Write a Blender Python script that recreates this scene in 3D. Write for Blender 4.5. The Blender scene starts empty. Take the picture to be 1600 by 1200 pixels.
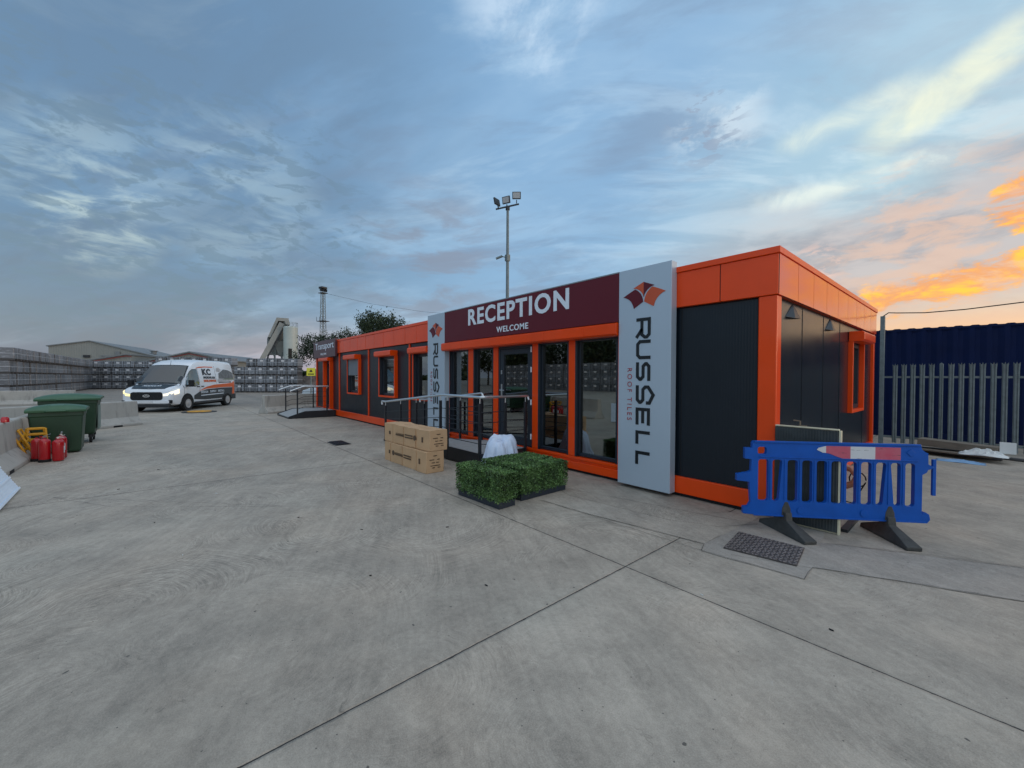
import bpy, bmesh, math, random
from mathutils import Vector, Matrix
random.seed(7)
sc = bpy.context.scene
COL = sc.collection
R = math.radians

# ---------------------------------------------------------------- camera
cam = bpy.data.objects.new('camera', bpy.data.cameras.new('camera'))
COL.objects.link(cam)
cam.data.sensor_width = 36; cam.data.lens = 14.22
cam.data.clip_start = .05; cam.data.clip_end = 3000
CM = Matrix(((0.65092, -0.01441, 0.75901), (0.75913, 0.00720, -0.65089), (0.00391, 0.99987, 0.01563)))
cam.matrix_world = Matrix.Translation((1.489, -5.104, 1.55)) @ CM.to_4x4()
sc.camera = cam
sc.view_settings.view_transform = 'Standard'; sc.view_settings.look = 'None'
sc.view_settings.exposure = .66; sc.view_settings.gamma = 1
sc.render.resolution_x = 1024; sc.render.resolution_y = 768

# ---------------------------------------------------------------- node helper
class NT:
    def __init__(s, tree): s.t = tree; s.n = tree.nodes; s.l = tree.links
    def node(s, ty, **kw):
        n = s.n.new(ty)
        for k, v in kw.items():
            if k.startswith('i_'):
                key = k[2:]
                key = int(key) if key.isdigit() else key.replace('_', ' ')
                s.put(n.inputs[key], v)
            else: setattr(n, k, v)
        return n
    def put(s, sock, v):
        if hasattr(v, 'is_output') or isinstance(v, bpy.types.NodeSocket): s.l.new(v, sock)
        else:
            try: sock.default_value = v
            except Exception:
                sock.default_value = (v[0], v[1], v[2], 1) if len(v) == 3 else v
    def m(s, op, a, b=None, c=None, clamp=False):
        n = s.n.new('ShaderNodeMath'); n.operation = op; n.use_clamp = clamp
        s.put(n.inputs[0], a)
        if b is not None: s.put(n.inputs[1], b)
        if c is not None: s.put(n.inputs[2], c)
        return n.outputs[0]
    def vm(s, op, a, b=None, sc_=None):
        n = s.n.new('ShaderNodeVectorMath'); n.operation = op
        s.put(n.inputs[0], a)
        if b is not None: s.put(n.inputs[1], b)
        if sc_ is not None: s.put(n.inputs['Scale'], sc_)
        return n.outputs['Value'] if op in ('DOT_PRODUCT', 'LENGTH', 'DISTANCE') else n.outputs[0]
    def mix(s, f, a, b, mode='MIX'):
        n = s.n.new('ShaderNodeMix'); n.data_type = 'RGBA'; n.blend_type = mode; n.clamp_factor = True
        s.put(n.inputs[0], f)
        for i, v in ((6, a), (7, b)):
            if isinstance(v, (tuple, list)) and len(v) == 3: v = (*v, 1)
            s.put(n.inputs[i], v)
        return n.outputs[2]
    def ss(s, x, a, b, to0=0., to1=1.):
        n = s.n.new('ShaderNodeMapRange'); n.interpolation_type = 'SMOOTHSTEP'
        s.put(n.inputs[0], x); s.put(n.inputs[1], a); s.put(n.inputs[2], b); s.put(n.inputs[3], to0); s.put(n.inputs[4], to1)
        return n.outputs[0]
    def noise(s, vec, scale, detail=4, rough=.5, dist=0):
        n = s.n.new('ShaderNodeTexNoise')
        s.put(n.inputs['Vector'], vec); s.put(n.inputs['Scale'], scale); n.inputs['Detail'].default_value = detail
        n.inputs['Roughness'].default_value = rough; n.inputs['Distortion'].default_value = dist
        return n.outputs[0]
    def sep(s, v):
        n = s.n.new('ShaderNodeSeparateXYZ'); s.put(n.inputs[0], v); return n.outputs
    def comb(s, x, y, z):
        n = s.n.new('ShaderNodeCombineXYZ')
        for i, v in enumerate((x, y, z)): s.put(n.inputs[i], v)
        return n.outputs[0]

# ---------------------------------------------------------------- world (dusk sky with sunlit cloud low on the right)
SUN_AZ = Vector((0.80, 0.60, 0)).normalized()      # where the sun went down, right of the frame
GLOW = Vector((0.16, 0.987, 0)).normalized()       # the cloud it still lights
w = bpy.data.worlds.new('World'); sc.world = w; w.use_nodes = True
N = NT(w.node_tree); N.n.clear()
d = N.vm('NORMALIZE', N.node('ShaderNodeTexCoord').outputs['Generated'])
dx, dy, dz = N.sep(d)
el = N.m('MAXIMUM', dz, 0.0)
def toward(v):
    v = Vector(v).normalized()
    return N.vm('DOT_PRODUCT', d, tuple(v))
def blob(v, inner, outer):            # soft disc of sky round a direction, radii in degrees
    return N.ss(toward(v), math.cos(R(outer)), math.cos(R(inner)))
def cen(x, k=1.0): return N.m('MULTIPLY', N.m('SUBTRACT', x, .5), k)
# cloud-deck coordinates: a plane high above the ground, softened towards the horizon
inv = N.m('DIVIDE', 1.0, N.m('ADD', el, 0.24))
deck = N.comb(N.m('MULTIPLY', dx, inv), N.m('MULTIPLY', dy, inv), 0.0)
rot = N.node('ShaderNodeVectorRotate', i_Vector=deck, i_Angle=R(-35)).outputs[0]
strt = N.vm('MULTIPLY', rot, (0.55, 1.35, 1))
sunward = N.m('ADD', N.m('MULTIPLY', dx, GLOW.x), N.m('MULTIPLY', dy, GLOW.y))   # -1..1
def three(a, b_, c_): return N.mix(N.ss(sunward, .62, 1.0), N.mix(N.ss(sunward, -.30, .55), a, b_), c_)
def dn(v, sc_, det=6, ro=.58, di=.4, off=(0, 0, 0)): return N.noise(N.vm('ADD', N.vm('MULTIPLY', d, v), off), sc_, det, ro, di)
def lay(base, mask, col, k=1.0): return N.mix(N.m('MULTIPLY', mask, k), base, col)
zen = three((.105, .190, .315), (.175, .280, .415), (.30, .41, .47))
mid = three((.108, .190, .300), (.185, .290, .415), (.32, .43, .48))
hor = three((.125, .160, .205), (.190, .225, .295), (.44, .38, .33))
base = N.mix(N.ss(el, .16, .62), mid, zen)
n0 = dn((3, 3, 9), 1.0, 5, .55, 0)
base = N.mix(N.ss(N.m('ADD', el, cen(n0, .14)), .01, .24), hor, base)
pink = N.m('MULTIPLY', N.ss(N.m('ADD', el, cen(n0, .10)), .15, .03), blob((-.88, .45, .05), 4, 30))
base = lay(base, pink, (.44, .37, .39), .68)
# soft sheets: broad, then mid-scale mottling, dark and pale
n1 = N.noise(strt, 1.0, 6, .55, .6)
n2 = N.noise(N.vm('ADD', strt, (7.3, 2.1, 0)), 2.2, 7, .60, .5)
n3 = N.noise(N.vm('ADD', deck, (3.1, 9.7, 0)), 5.2, 7, .62, .25)
n4 = N.noise(N.vm('ADD', strt, (1.7, 6.4, 0)), 3.4, 7, .62, .6)
palec = three((.235, .320, .400), (.32, .43, .54), (.52, .59, .60))
darkc = three((.095, .135, .195), (.150, .205, .290), (.30, .33, .375))
base = lay(base, N.ss(n1, .46, .68), palec, .50)
base = lay(base, N.ss(n2, .47, .66), darkc, .66)
base = lay(base, N.ss(n4, .50, .68), darkc, .40)
base = lay(base, N.m('MULTIPLY', N.ss(N.noise(N.vm('ADD', strt, (13.0, 4.0, 0)), 2.9, 7, .60, .7), .50, .66), N.ss(el, .12, .3)), palec, .42)
# darker sheet in the top left
dk = N.m('MULTIPLY', blob((-.93, -.02, .42), 6, 40), N.ss(N.m('ADD', n1, cen(n2, .7)), .66, .36))
base = lay(base, dk, (.095, .135, .190), .60)
# grey-violet smudges over the yard and over the roof
sm = dn((4.2, 4.2, 15), 1.3, 7, .60, .35)
smm = N.m('MULTIPLY', N.m('MAXIMUM', blob((-.845, .455, .255), 3, 13), N.m('MULTIPLY', N.ss(el, .34, .12), .6)), N.ss(sm, .46, .62))
base = lay(base, smm, three((.105, .135, .175), (.165, .185, .240), (.34, .31, .33)), .68)
# broken dark flakes with bright gaps, left side
gapn = dn((6, 6, 20), 1.3, 6, .6, .4)
base = lay(base, N.m('MULTIPLY', N.m('MAXIMUM', blob((-.950, -.100, .315), 1, 8), N.m('MULTIPLY', blob((-.925, .10, .345), 1, 10), .75)), N.ss(gapn, .38, .60)), (.36, .46, .50), .36)
base = lay(base, N.m('MULTIPLY', blob((-.963, -.085, .258), 1, 6), N.ss(gapn, .42, .62)), (.40, .46, .42), .45)
fl = N.m('MAXIMUM', N.m('MULTIPLY', blob((-.958, -.05, .28), 7, 19), 1.0), blob((-.928, .15, .31), 3, 15))
fn = dn((15, 15, 42), 1.2, 7, .60, .45)
base = lay(base, N.m('MULTIPLY', fl, N.ss(fn, .50, .59)), (.100, .150, .205), .62)
# small bright wisps overhead
base = lay(base, N.m('MULTIPLY', blob((-.53, .50, .68), 1, 9), N.ss(n3, .44, .66)), (.50, .58, .66), .55)
base = lay(base, N.m('MULTIPLY', blob((-.34, .80, .49), 1, 6), N.ss(n3, .46, .60)), (.50, .56, .60), .5)
base = lay(base, N.m('MULTIPLY', blob((-.36, .80, .485), .5, 5), N.ss(fn, .54, .60)), (.20, .24, .31), .7)
# grey cloud bank above the sunset
bank = N.m('MULTIPLY', N.ss(N.m('ADD', el, cen(n0, .20)), .375, .27), N.m('MULTIPLY', N.ss(N.m('ADD', el, cen(n0, .16)), .08, .19), N.ss(sunward, .72, .93)))
base = lay(base, bank, N.mix(N.ss(sm, .40, .62), (.36, .325, .325), (.235, .225, .245)), .88)
# long pale-yellow streak rising to the right
def streak(a, b, wd, soft, fq=3.2, lo=.0):
    a = Vector(a).normalized(); b = Vector(b).normalized()
    nrm = a.cross(b).normalized(); mdir = (a + b).normalized()
    off = N.m('ADD', N.vm('DOT_PRODUCT', d, tuple(nrm)), cen(N.noise(d, fq, 6, .62), soft))
    across = N.ss(N.m('ABSOLUTE', off), wd, lo)
    half = math.acos(max(-1, min(1, a.dot(b)))) / 2
    along = N.ss(N.vm('DOT_PRODUCT', d, tuple(mdir)), math.cos(half * 1.45), math.cos(half * .6))
    return N.m('MULTIPLY', across, along)
wisp = N.ss(dn((7, 7, 10), 1.1, 7, .62, .8), .36, .62)
st = N.m('MULTIPLY', streak((-.125, .908, .400), (.035, .886, .463), .046, .060, 5.0, .012), N.m('ADD', N.m('MULTIPLY', wisp, .5), .5))
st2 = N.m('MULTIPLY', streak((-.235, .865, .43), (-.075, .885, .455), .034, .06, 5), N.m('ADD', N.m('MULTIPLY', wisp, .7), .3))
st3 = N.m('MULTIPLY', streak((-.27, .895, .345), (-.04, .935, .350), .030, .06, 5), N.m('ADD', N.m('MULTIPLY', wisp, .7), .3))
base = lay(base, st, (.60, .61, .48), .78)
base = lay(base, st2, (.58, .61, .52), .66)
base = lay(base, st3, (.60, .63, .56), .66)
# sunlit orange cloud, glow under it
glow = blob((.08, .99, .02), 3, 25)
base = lay(base, N.m('MULTIPLY', glow, N.ss(N.m('ADD', el, cen(n0, .08)), .21, .05)), N.mix(N.ss(el, .03, .17), (.70, .41, .20), (.50, .36, .28)), .92)
oc = dn((12, 12, 26), 1.3, 9, .68, .5)
ob = N.m('MAXIMUM', N.m('MAXIMUM', streak((-.145, .980, .132), (.075, .978, .178), .062, .060, 9), N.m('MULTIPLY', blob((.042, .962, .262), .5, 3.6), .95)), blob((.17, .96, .20), 2, 8))
om = N.m('MULTIPLY', N.ss(N.m('ADD', ob, cen(oc, 3.0)), .40, .90), N.ss(ob, .02, .30))
base = lay(base, om, N.mix(N.ss(oc, .46, .66), (.56, .27, .14), (.80, .44, .11)), .97)
om2 = N.m('MULTIPLY', N.m('MULTIPLY', blob((-.04, .975, .205), 2, 12), N.ss(dn((7, 7, 20), 1.4, 7, .62, .4, (4, 0, 0)), .48, .62)), .65)
base = N.mix(om2, base, (.50, .35, .28))
base = lay(base, N.m('MULTIPLY', blob((-.215, .95, .215), .5, 3), N.ss(oc, .46, .58)), (.60, .42, .36), .7)
# unseen sky behind and overhead multiplied brighter and warmer, to light ground and facade
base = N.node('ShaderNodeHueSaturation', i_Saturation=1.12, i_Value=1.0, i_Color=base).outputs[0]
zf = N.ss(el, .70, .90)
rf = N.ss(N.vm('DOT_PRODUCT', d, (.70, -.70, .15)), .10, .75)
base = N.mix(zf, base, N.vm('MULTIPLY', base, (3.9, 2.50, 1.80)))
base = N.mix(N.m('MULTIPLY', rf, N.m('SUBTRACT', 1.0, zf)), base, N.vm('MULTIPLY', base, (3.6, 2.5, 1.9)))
sky = N.node('ShaderNodeTexSky', sky_type='NISHITA', sun_disc=False, sun_elevation=R(3),
             sun_rotation=math.atan2(SUN_AZ.x, SUN_AZ.y), air_density=1.2, dust_density=1.0)
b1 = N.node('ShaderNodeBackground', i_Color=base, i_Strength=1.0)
b2 = N.node('ShaderNodeBackground', i_Color=sky.outputs[0], i_Strength=.02)
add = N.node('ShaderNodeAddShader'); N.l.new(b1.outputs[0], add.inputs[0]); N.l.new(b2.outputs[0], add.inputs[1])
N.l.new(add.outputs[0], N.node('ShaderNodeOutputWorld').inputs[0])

# ---------------------------------------------------------------- sun: already behind cloud, weak and very soft
sl = bpy.data.lights.new('sun', 'SUN'); sl.energy = .35; sl.angle = R(14); sl.color = (1, .72, .46)
so = bpy.data.objects.new('sun', sl); COL.objects.link(so)
so.rotation_euler = (-Vector((SUN_AZ.x, SUN_AZ.y, math.tan(R(6))))).to_track_quat('-Z', 'Y').to_euler()

# ---------------------------------------------------------------- materials
MATS = {}
def pm(name, col, rough=.5, metal=0, var=.12, scale=3, bump=0, bscale=60, coat=0, rvar=.1, spec=.5, stretch=(1, 1, 1), trans=0, sss=None):
    m = bpy.data.materials.new(name); m.use_nodes = True; MATS[name] = m
    t = NT(m.node_tree); b = t.n['Principled BSDF']
    co = t.vm('MULTIPLY', t.node('ShaderNodeTexCoord').outputs['Object'], stretch)
    a = t.noise(co, scale, 6, .6)
    f = t.m('MULTIPLY', t.m('SUBTRACT', a, .5), 2 * var * 2)
    c = t.vm('SCALE', (*col[:3],), sc_=t.m('ADD', 1.0, f))
    t.l.new(c, b.inputs['Base Color'])
    a2 = t.noise(co, scale * 2.7, 5, .6)
    t.l.new(t.m('ADD', rough, t.m('MULTIPLY', t.m('SUBTRACT', a2, .5), rvar * 2), clamp=True), b.inputs['Roughness'])
    b.inputs['Metallic'].default_value = metal
    b.inputs['Specular IOR Level'].default_value = spec
    b.inputs['Coat Weight'].default_value = coat; b.inputs['Coat Roughness'].default_value = .08
    if trans: b.inputs['Transmission Weight'].default_value = trans
    if bump:
        h = t.noise(co, bscale, 4, .6)
        bn = t.node('ShaderNodeBump', i_Strength=bump, i_Distance=.004, i_Height=h)
        t.l.new(bn.outputs[0], b.inputs['Normal'])
    m['_b'] = 1
    return m
def nodes(m): return NT(m.node_tree), m.node_tree.nodes['Principled BSDF']

ORG = (.84, .066, .001)
M_or = pm('orange_gloss', ORG, .30, var=.10, scale=1.2, spec=.35, coat=.16, bump=.03, bscale=7, rvar=.06)
M_ord = pm('orange_satin', ORG, .42, var=.07, scale=2.5, coat=.05, spec=.3)
M_an = pm('anthracite_cladding', (.0065, .0125, .0200), .36, var=.10, scale=1.5, spec=.38, rvar=.08)
t, b = nodes(M_an)      # fine vertical micro-ribs
co = t.node('ShaderNodeTexCoord').outputs['Object']; x, y, z = t.sep(co)
rib = t.m('SINE', t.m('MULTIPLY', t.m('ADD', x, y), 190))
t.l.new(t.node('ShaderNodeBump', i_Strength=.18, i_Distance=.002, i_Height=rib).outputs[0], b.inputs['Normal'])
M_fr = pm('window_frame', (.014, .022, .034), .4, var=.1)
M_si = pm('silver_panel', (.47, .565, .655), .42, metal=.3, var=.03, scale=.8)
M_sie = pm('silver_edge', (.30, .33, .35), .4, metal=.4, var=.05)
M_ma = pm('maroon_panel', (.118, .011, .021), .45, spec=.3, var=.05, scale=1)
M_wl = pm('white_letter', (.74, .82, .90), .45, var=.03)
M_bl = pm('black_letter', (.006, .010, .014), .4, var=.05)
M_lo = pm('logo_orange', (.56, .09, .03), .45, var=.04)
M_rd = pm('red_letter', (.36, .03, .04), .5, var=.04)
M_dk = pm('dark_gap', (.008, .009, .011), .8)
M_st = pm('stainless', (.66, .68, .69), .36, metal=1, var=.06, scale=9)
M_dm = pm('dark_steel', (.014, .017, .022), .42, var=.15)
M_gr = pm('deck_grip', (.34, .35, .35), .7, var=.2, scale=12, bump=.5, bscale=120)
M_in = pm('interior_wall', (.42, .41, .38), .8, var=.05)
M_fl = pm('interior_floor', (.20, .20, .20), .35, var=.1)
M_bld = pm('white_blind', (.60, .63, .62), .7, var=.08, scale=2)
M_sh = pm('shutter_slat', (.20, .23, .26), .45, metal=.3, var=.08)
M_gv = pm('galvanised', (.19, .225, .23), .6, metal=.45, var=.22, scale=9, bump=.1)
M_bc = pm('blue_container', (.001, .008, .048), .7, spec=.2, var=.25, scale=1.4, bump=.1, bscale=20)
M_bb = pm('blue_plastic', (.002, .082, .40), .40, spec=.3, var=.14, scale=6, bump=.12, bscale=40)
M_rb = pm('black_rubber', (.048, .050, .048), .75, var=.35, scale=14, bump=.5, bscale=60)
M_cb = pm('cardboard', (.54, .345, .190), .75, var=.10, scale=4, bump=.12, bscale=30)
M_cbd = pm('cardboard_print', (.10, .065, .04), .8)
M_tp = pm('cardboard_seam', (.46, .29, .16), .7)
M_pl = pm('planter_blue_grey', (.020, .028, .040), .45, var=.15)
M_wb = pm('white_plastic_film', (.60, .70, .86), .22, var=.10, scale=7, bump=.3, bscale=25)
M_gn = pm('green_bin_plastic', (.020, .056, .028), .45, var=.18, scale=3, bump=.08, bscale=30)
M_gl = pm('green_lid_plastic', (.045, .118, .060), .42, var=.15, scale=3, bump=.08)
M_re = pm('red_enamel', (.42, .006, .012), .22, var=.1, coat=.4)
M_ye = pm('yellow_plastic', (.62, .30, .01), .42, var=.15, scale=6)
M_wh = pm('white_paint', (.76, .80, .84), .24, var=.03, coat=.5)
M_wp = pm('white_sheet', (.72, .82, .92), .4, var=.06, scale=5)
M_vg = pm('van_dark_vinyl', (.020, .028, .034), .35, var=.1)
M_vo = pm('van_orange_vinyl', (.72, .12, .015), .35, var=.03)
M_ty = pm('tyre', (.012, .012, .013), .8, var=.2)
M_ri = pm('wheel_rim', (.45, .46, .47), .4, metal=.5, var=.1)
M_wd = pm('weathered_wood', (.17, .145, .115), .85, var=.35, scale=9, bump=.4, bscale=50, stretch=(.3, 1, 1))
M_cr = pm('cream_edge', (.60, .56, .40), .6, var=.12, scale=10)
M_sd = pm('dirty_dark_sheet', (.028, .036, .038), .5, var=.55, scale=6, bump=.2)
M_cp = pm('copper_pipe', (.45, .20, .13), .45, var=.2)
M_by = pm('brown_bracket', (.16, .12, .08), .6)
M_pt = pm('pallet_wood', (.085, .085, .088), .9, var=.3)
M_cd = pm('white_card', (.62, .64, .66), .6, var=.08)
M_bd = pm('pack_strap', (.42, .46, .50), .4, var=.2)
M_cl = pm('cladding_grey_green', (.235, .25, .235), .6, var=.08, scale=.3)
M_cr2 = pm('roof_sheet', (.17, .19, .20), .6, var=.1, scale=.3)
M_rt = pm('red_trim', (.20, .022, .018), .6)
M_bk = pm('bark', (.045, .035, .028), .9, var=.3, scale=8)
M_ru = pm('rubble', (.13, .10, .085), .9, var=.5, scale=2.5, bump=.6, bscale=15)
M_sk = pm('white_sack', (.42, .47, .50), .6, var=.2, scale=3)
M_sy = pm('yellow_sign', (.62, .62, .05), .5)
M_lens = pm('lamp_glass', (.45, .47, .48), .25, var=.1)

def fluted(m, freq, depth, axis='x'):
    t, b = nodes(m)
    x, y, z = t.sep(t.node('ShaderNodeTexCoord').outputs['Object'])
    v = {'x': x, 'y': y, 'xy': t.m('ADD', x, y)}[axis]
    h = t.ss(t.m('SINE', t.m('MULTIPLY', v, freq)), -.3, .3)
    t.l.new(t.node('ShaderNodeBump', i_Strength=1, i_Distance=depth, i_Height=h).outputs[0], b.inputs['Normal'])
M_os = pm('orange_mirror_gloss', ORG, .17, var=.03, scale=1.2, spec=.5, coat=.28, rvar=.03)
M_sw = pm('end_wall_cladding', (.005, .011, .019), .24, var=.08, scale=1.0, rvar=.05, bump=.04, bscale=5)
fluted(M_cl, 14, .03, 'xy')

# shrink-wrapped tiles: stacks of thin edges standing side by side
M_ti = pm('tile_edges', (.10, .105, .115), .38, var=.3, scale=3, spec=.6)
t, b = nodes(M_ti)
co = t.node('ShaderNodeTexCoord').outputs['Object']; x, y, z = t.sep(co)
rnd = t.node('ShaderNodeObjectInfo').outputs['Random']
colm = t.node('ShaderNodeTexVoronoi', voronoi_dimensions='1D', i_W=t.m('ADD', t.m('MULTIPLY', y, 5.5), t.m('MULTIPLY', rnd, 91.)), i_Scale=1.0, i_Randomness=.5)
cr = t.sep(colm.outputs['Color'])[0]
gapc = t.ss(colm.outputs['Distance'], .36, .48)
wv = t.noise(t.vm('ADD', t.vm('MULTIPLY', co, (1.2, 1.2, 3)), t.comb(t.m('MULTIPLY', rnd, 37.), 0., 0.)), 3.2, 5, .6)
val = t.m('ADD', t.m('ADD', .40, t.m('MULTIPLY', rnd, .35)), t.m('ADD', t.m('MULTIPLY', cr, .75), t.m('MULTIPLY', t.ss(wv, .48, .70), .8)))
val = t.m('MULTIPLY', val, t.m('SUBTRACT', 1.0, t.m('MULTIPLY', gapc, .65)))
t.l.new(t.vm('SCALE', (.155, .172, .195), sc_=val), b.inputs['Base Color'])

# foliage materials
def leafmat(name, c1, c2, sc_=1.2, rough=.55):
    m = bpy.data.materials.new(name); m.use_nodes = True
    t = NT(m.node_tree); b = t.n['Principled BSDF']
    g = t.node('ShaderNodeNewGeometry')
    f = t.noise(t.node('ShaderNodeTexCoord').outputs['Object'], sc_, 3)
    f = t.m('ADD', t.m('MULTIPLY', g.outputs['Random Per Island'], .6), t.m('MULTIPLY', t.ss(f, .35, .65), .4))
    t.l.new(t.mix(f, c1, c2), b.inputs['Base Color']); b.inputs['Roughness'].default_value = rough
    return m
M_lf = leafmat('tree_leaf', (.010, .022, .012), (.045, .075, .030), .7)
M_hg = leafmat('hedge_leaf', (.003, .016, .004), (.175, .320, .095), 6, .5)

# glass: thin clear pane with mirror-like reflection
def glassmat(name, tint, refl):
    m = bpy.data.materials.new(name); m.use_nodes = True
    t = NT(m.node_tree); t.n.clear()
    fr = t.node('ShaderNodeFresnel', i_IOR=1.52).outputs[0]
    fac = t.m('ADD', t.m('MULTIPLY', fr, 1.5), refl, clamp=True)
    tr = t.node('ShaderNodeBsdfTransparent', i_Color=(*tint, 1)); gl = t.node('ShaderNodeBsdfGlossy', i_Roughness=.012, i_Color=(.92, .97, .96, 1))
    mx = t.n.new('ShaderNodeMixShader'); t.l.new(fac, mx.inputs[0]); t.l.new(tr.outputs[0], mx.inputs[1]); t.l.new(gl.outputs[0], mx.inputs[2])
    t.l.new(mx.outputs[0], t.node('ShaderNodeOutputMaterial').inputs[0])
    return m
M_gs = glassmat('window_glass', (.40, .46, .46), .17)
M_vgs = glassmat('van_glass', (.12, .16, .18), .10)

def emis(name, col, s):
    m = bpy.data.materials.new(name); m.use_nodes = True
    b = m.node_tree.nodes['Principled BSDF']
    b.inputs['Base Color'].default_value = (.6, .6, .6, 1); b.inputs['Emission Color'].default_value = (*col, 1); b.inputs['Emission Strength'].default_value = s
    return m
M_hl = emis('headlight_lit', (1, .88, .62), .75)
M_hl2 = emis('headlight_lit_yellow', (1, .80, .25), .75)

# reflective tape, red and white
def tape():
    m = bpy.data.materials.new('reflective_tape'); m.use_nodes = True
    t = NT(m.node_tree); b = t.n['Principled BSDF']
    co = t.node('ShaderNodeTexCoord').outputs['Object']; x, y, z = t.sep(co)
    st = t.m('LESS_THAN', t.m('ABSOLUTE', t.m('SUBTRACT', x, .70)), .109)
    st = t.m('MAXIMUM', st, t.m('LESS_THAN', x, .372))
    sc_ = t.noise(t.vm('MULTIPLY', co, (3, 1, 22)), 2.2, 6, .65)
    dirt = t.ss(sc_, .60, .66); fade = t.noise(co, 14, 4)
    c = t.mix(st, (.50, .045, .10), (.62, .66, .68))
    c = t.mix(t.m('MULTIPLY', fade, .35), c, (.45, .35, .38))
    c = t.mix(t.m('MULTIPLY', dirt, .8), c, (.05, .05, .07))
    t.l.new(c, b.inputs['Base Color']); b.inputs['Roughness'].default_value = .35
    return m
M_tape = tape()

# precast concrete
def concmat(name, col, stain=.5):
    m = bpy.data.materials.new(name); m.use_nodes = True
    t = NT(m.node_tree); b = t.n['Principled BSDF']
    co = t.node('ShaderNodeTexCoord').outputs['Object']; x, y, z = t.sep(co)
    big = t.noise(co, 1.6, 6, .6); st = t.noise(t.vm('MULTIPLY', co, (3, 3, .6)), 2.2, 5, .6); sp = t.noise(co, 45, 3, .7)
    v = t.m('ADD', .72, t.m('ADD', t.m('MULTIPLY', big, .45), t.m('MULTIPLY', sp, .16)))
    c = t.vm('SCALE', col, sc_=v)
    c = t.mix(t.m('MULTIPLY', t.ss(st, .50, .72), stain), c, tuple(k * .45 for k in col))
    t.l.new(c, b.inputs['Base Color']); b.inputs['Roughness'].default_value = .85
    t.l.new(t.node('ShaderNodeBump', i_Strength=.5, i_Distance=.004, i_Height=sp).outputs[0], b.inputs['Normal'])
    return m
M_jc = concmat('barrier_concrete', (.40, .385, .35), .55)

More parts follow.
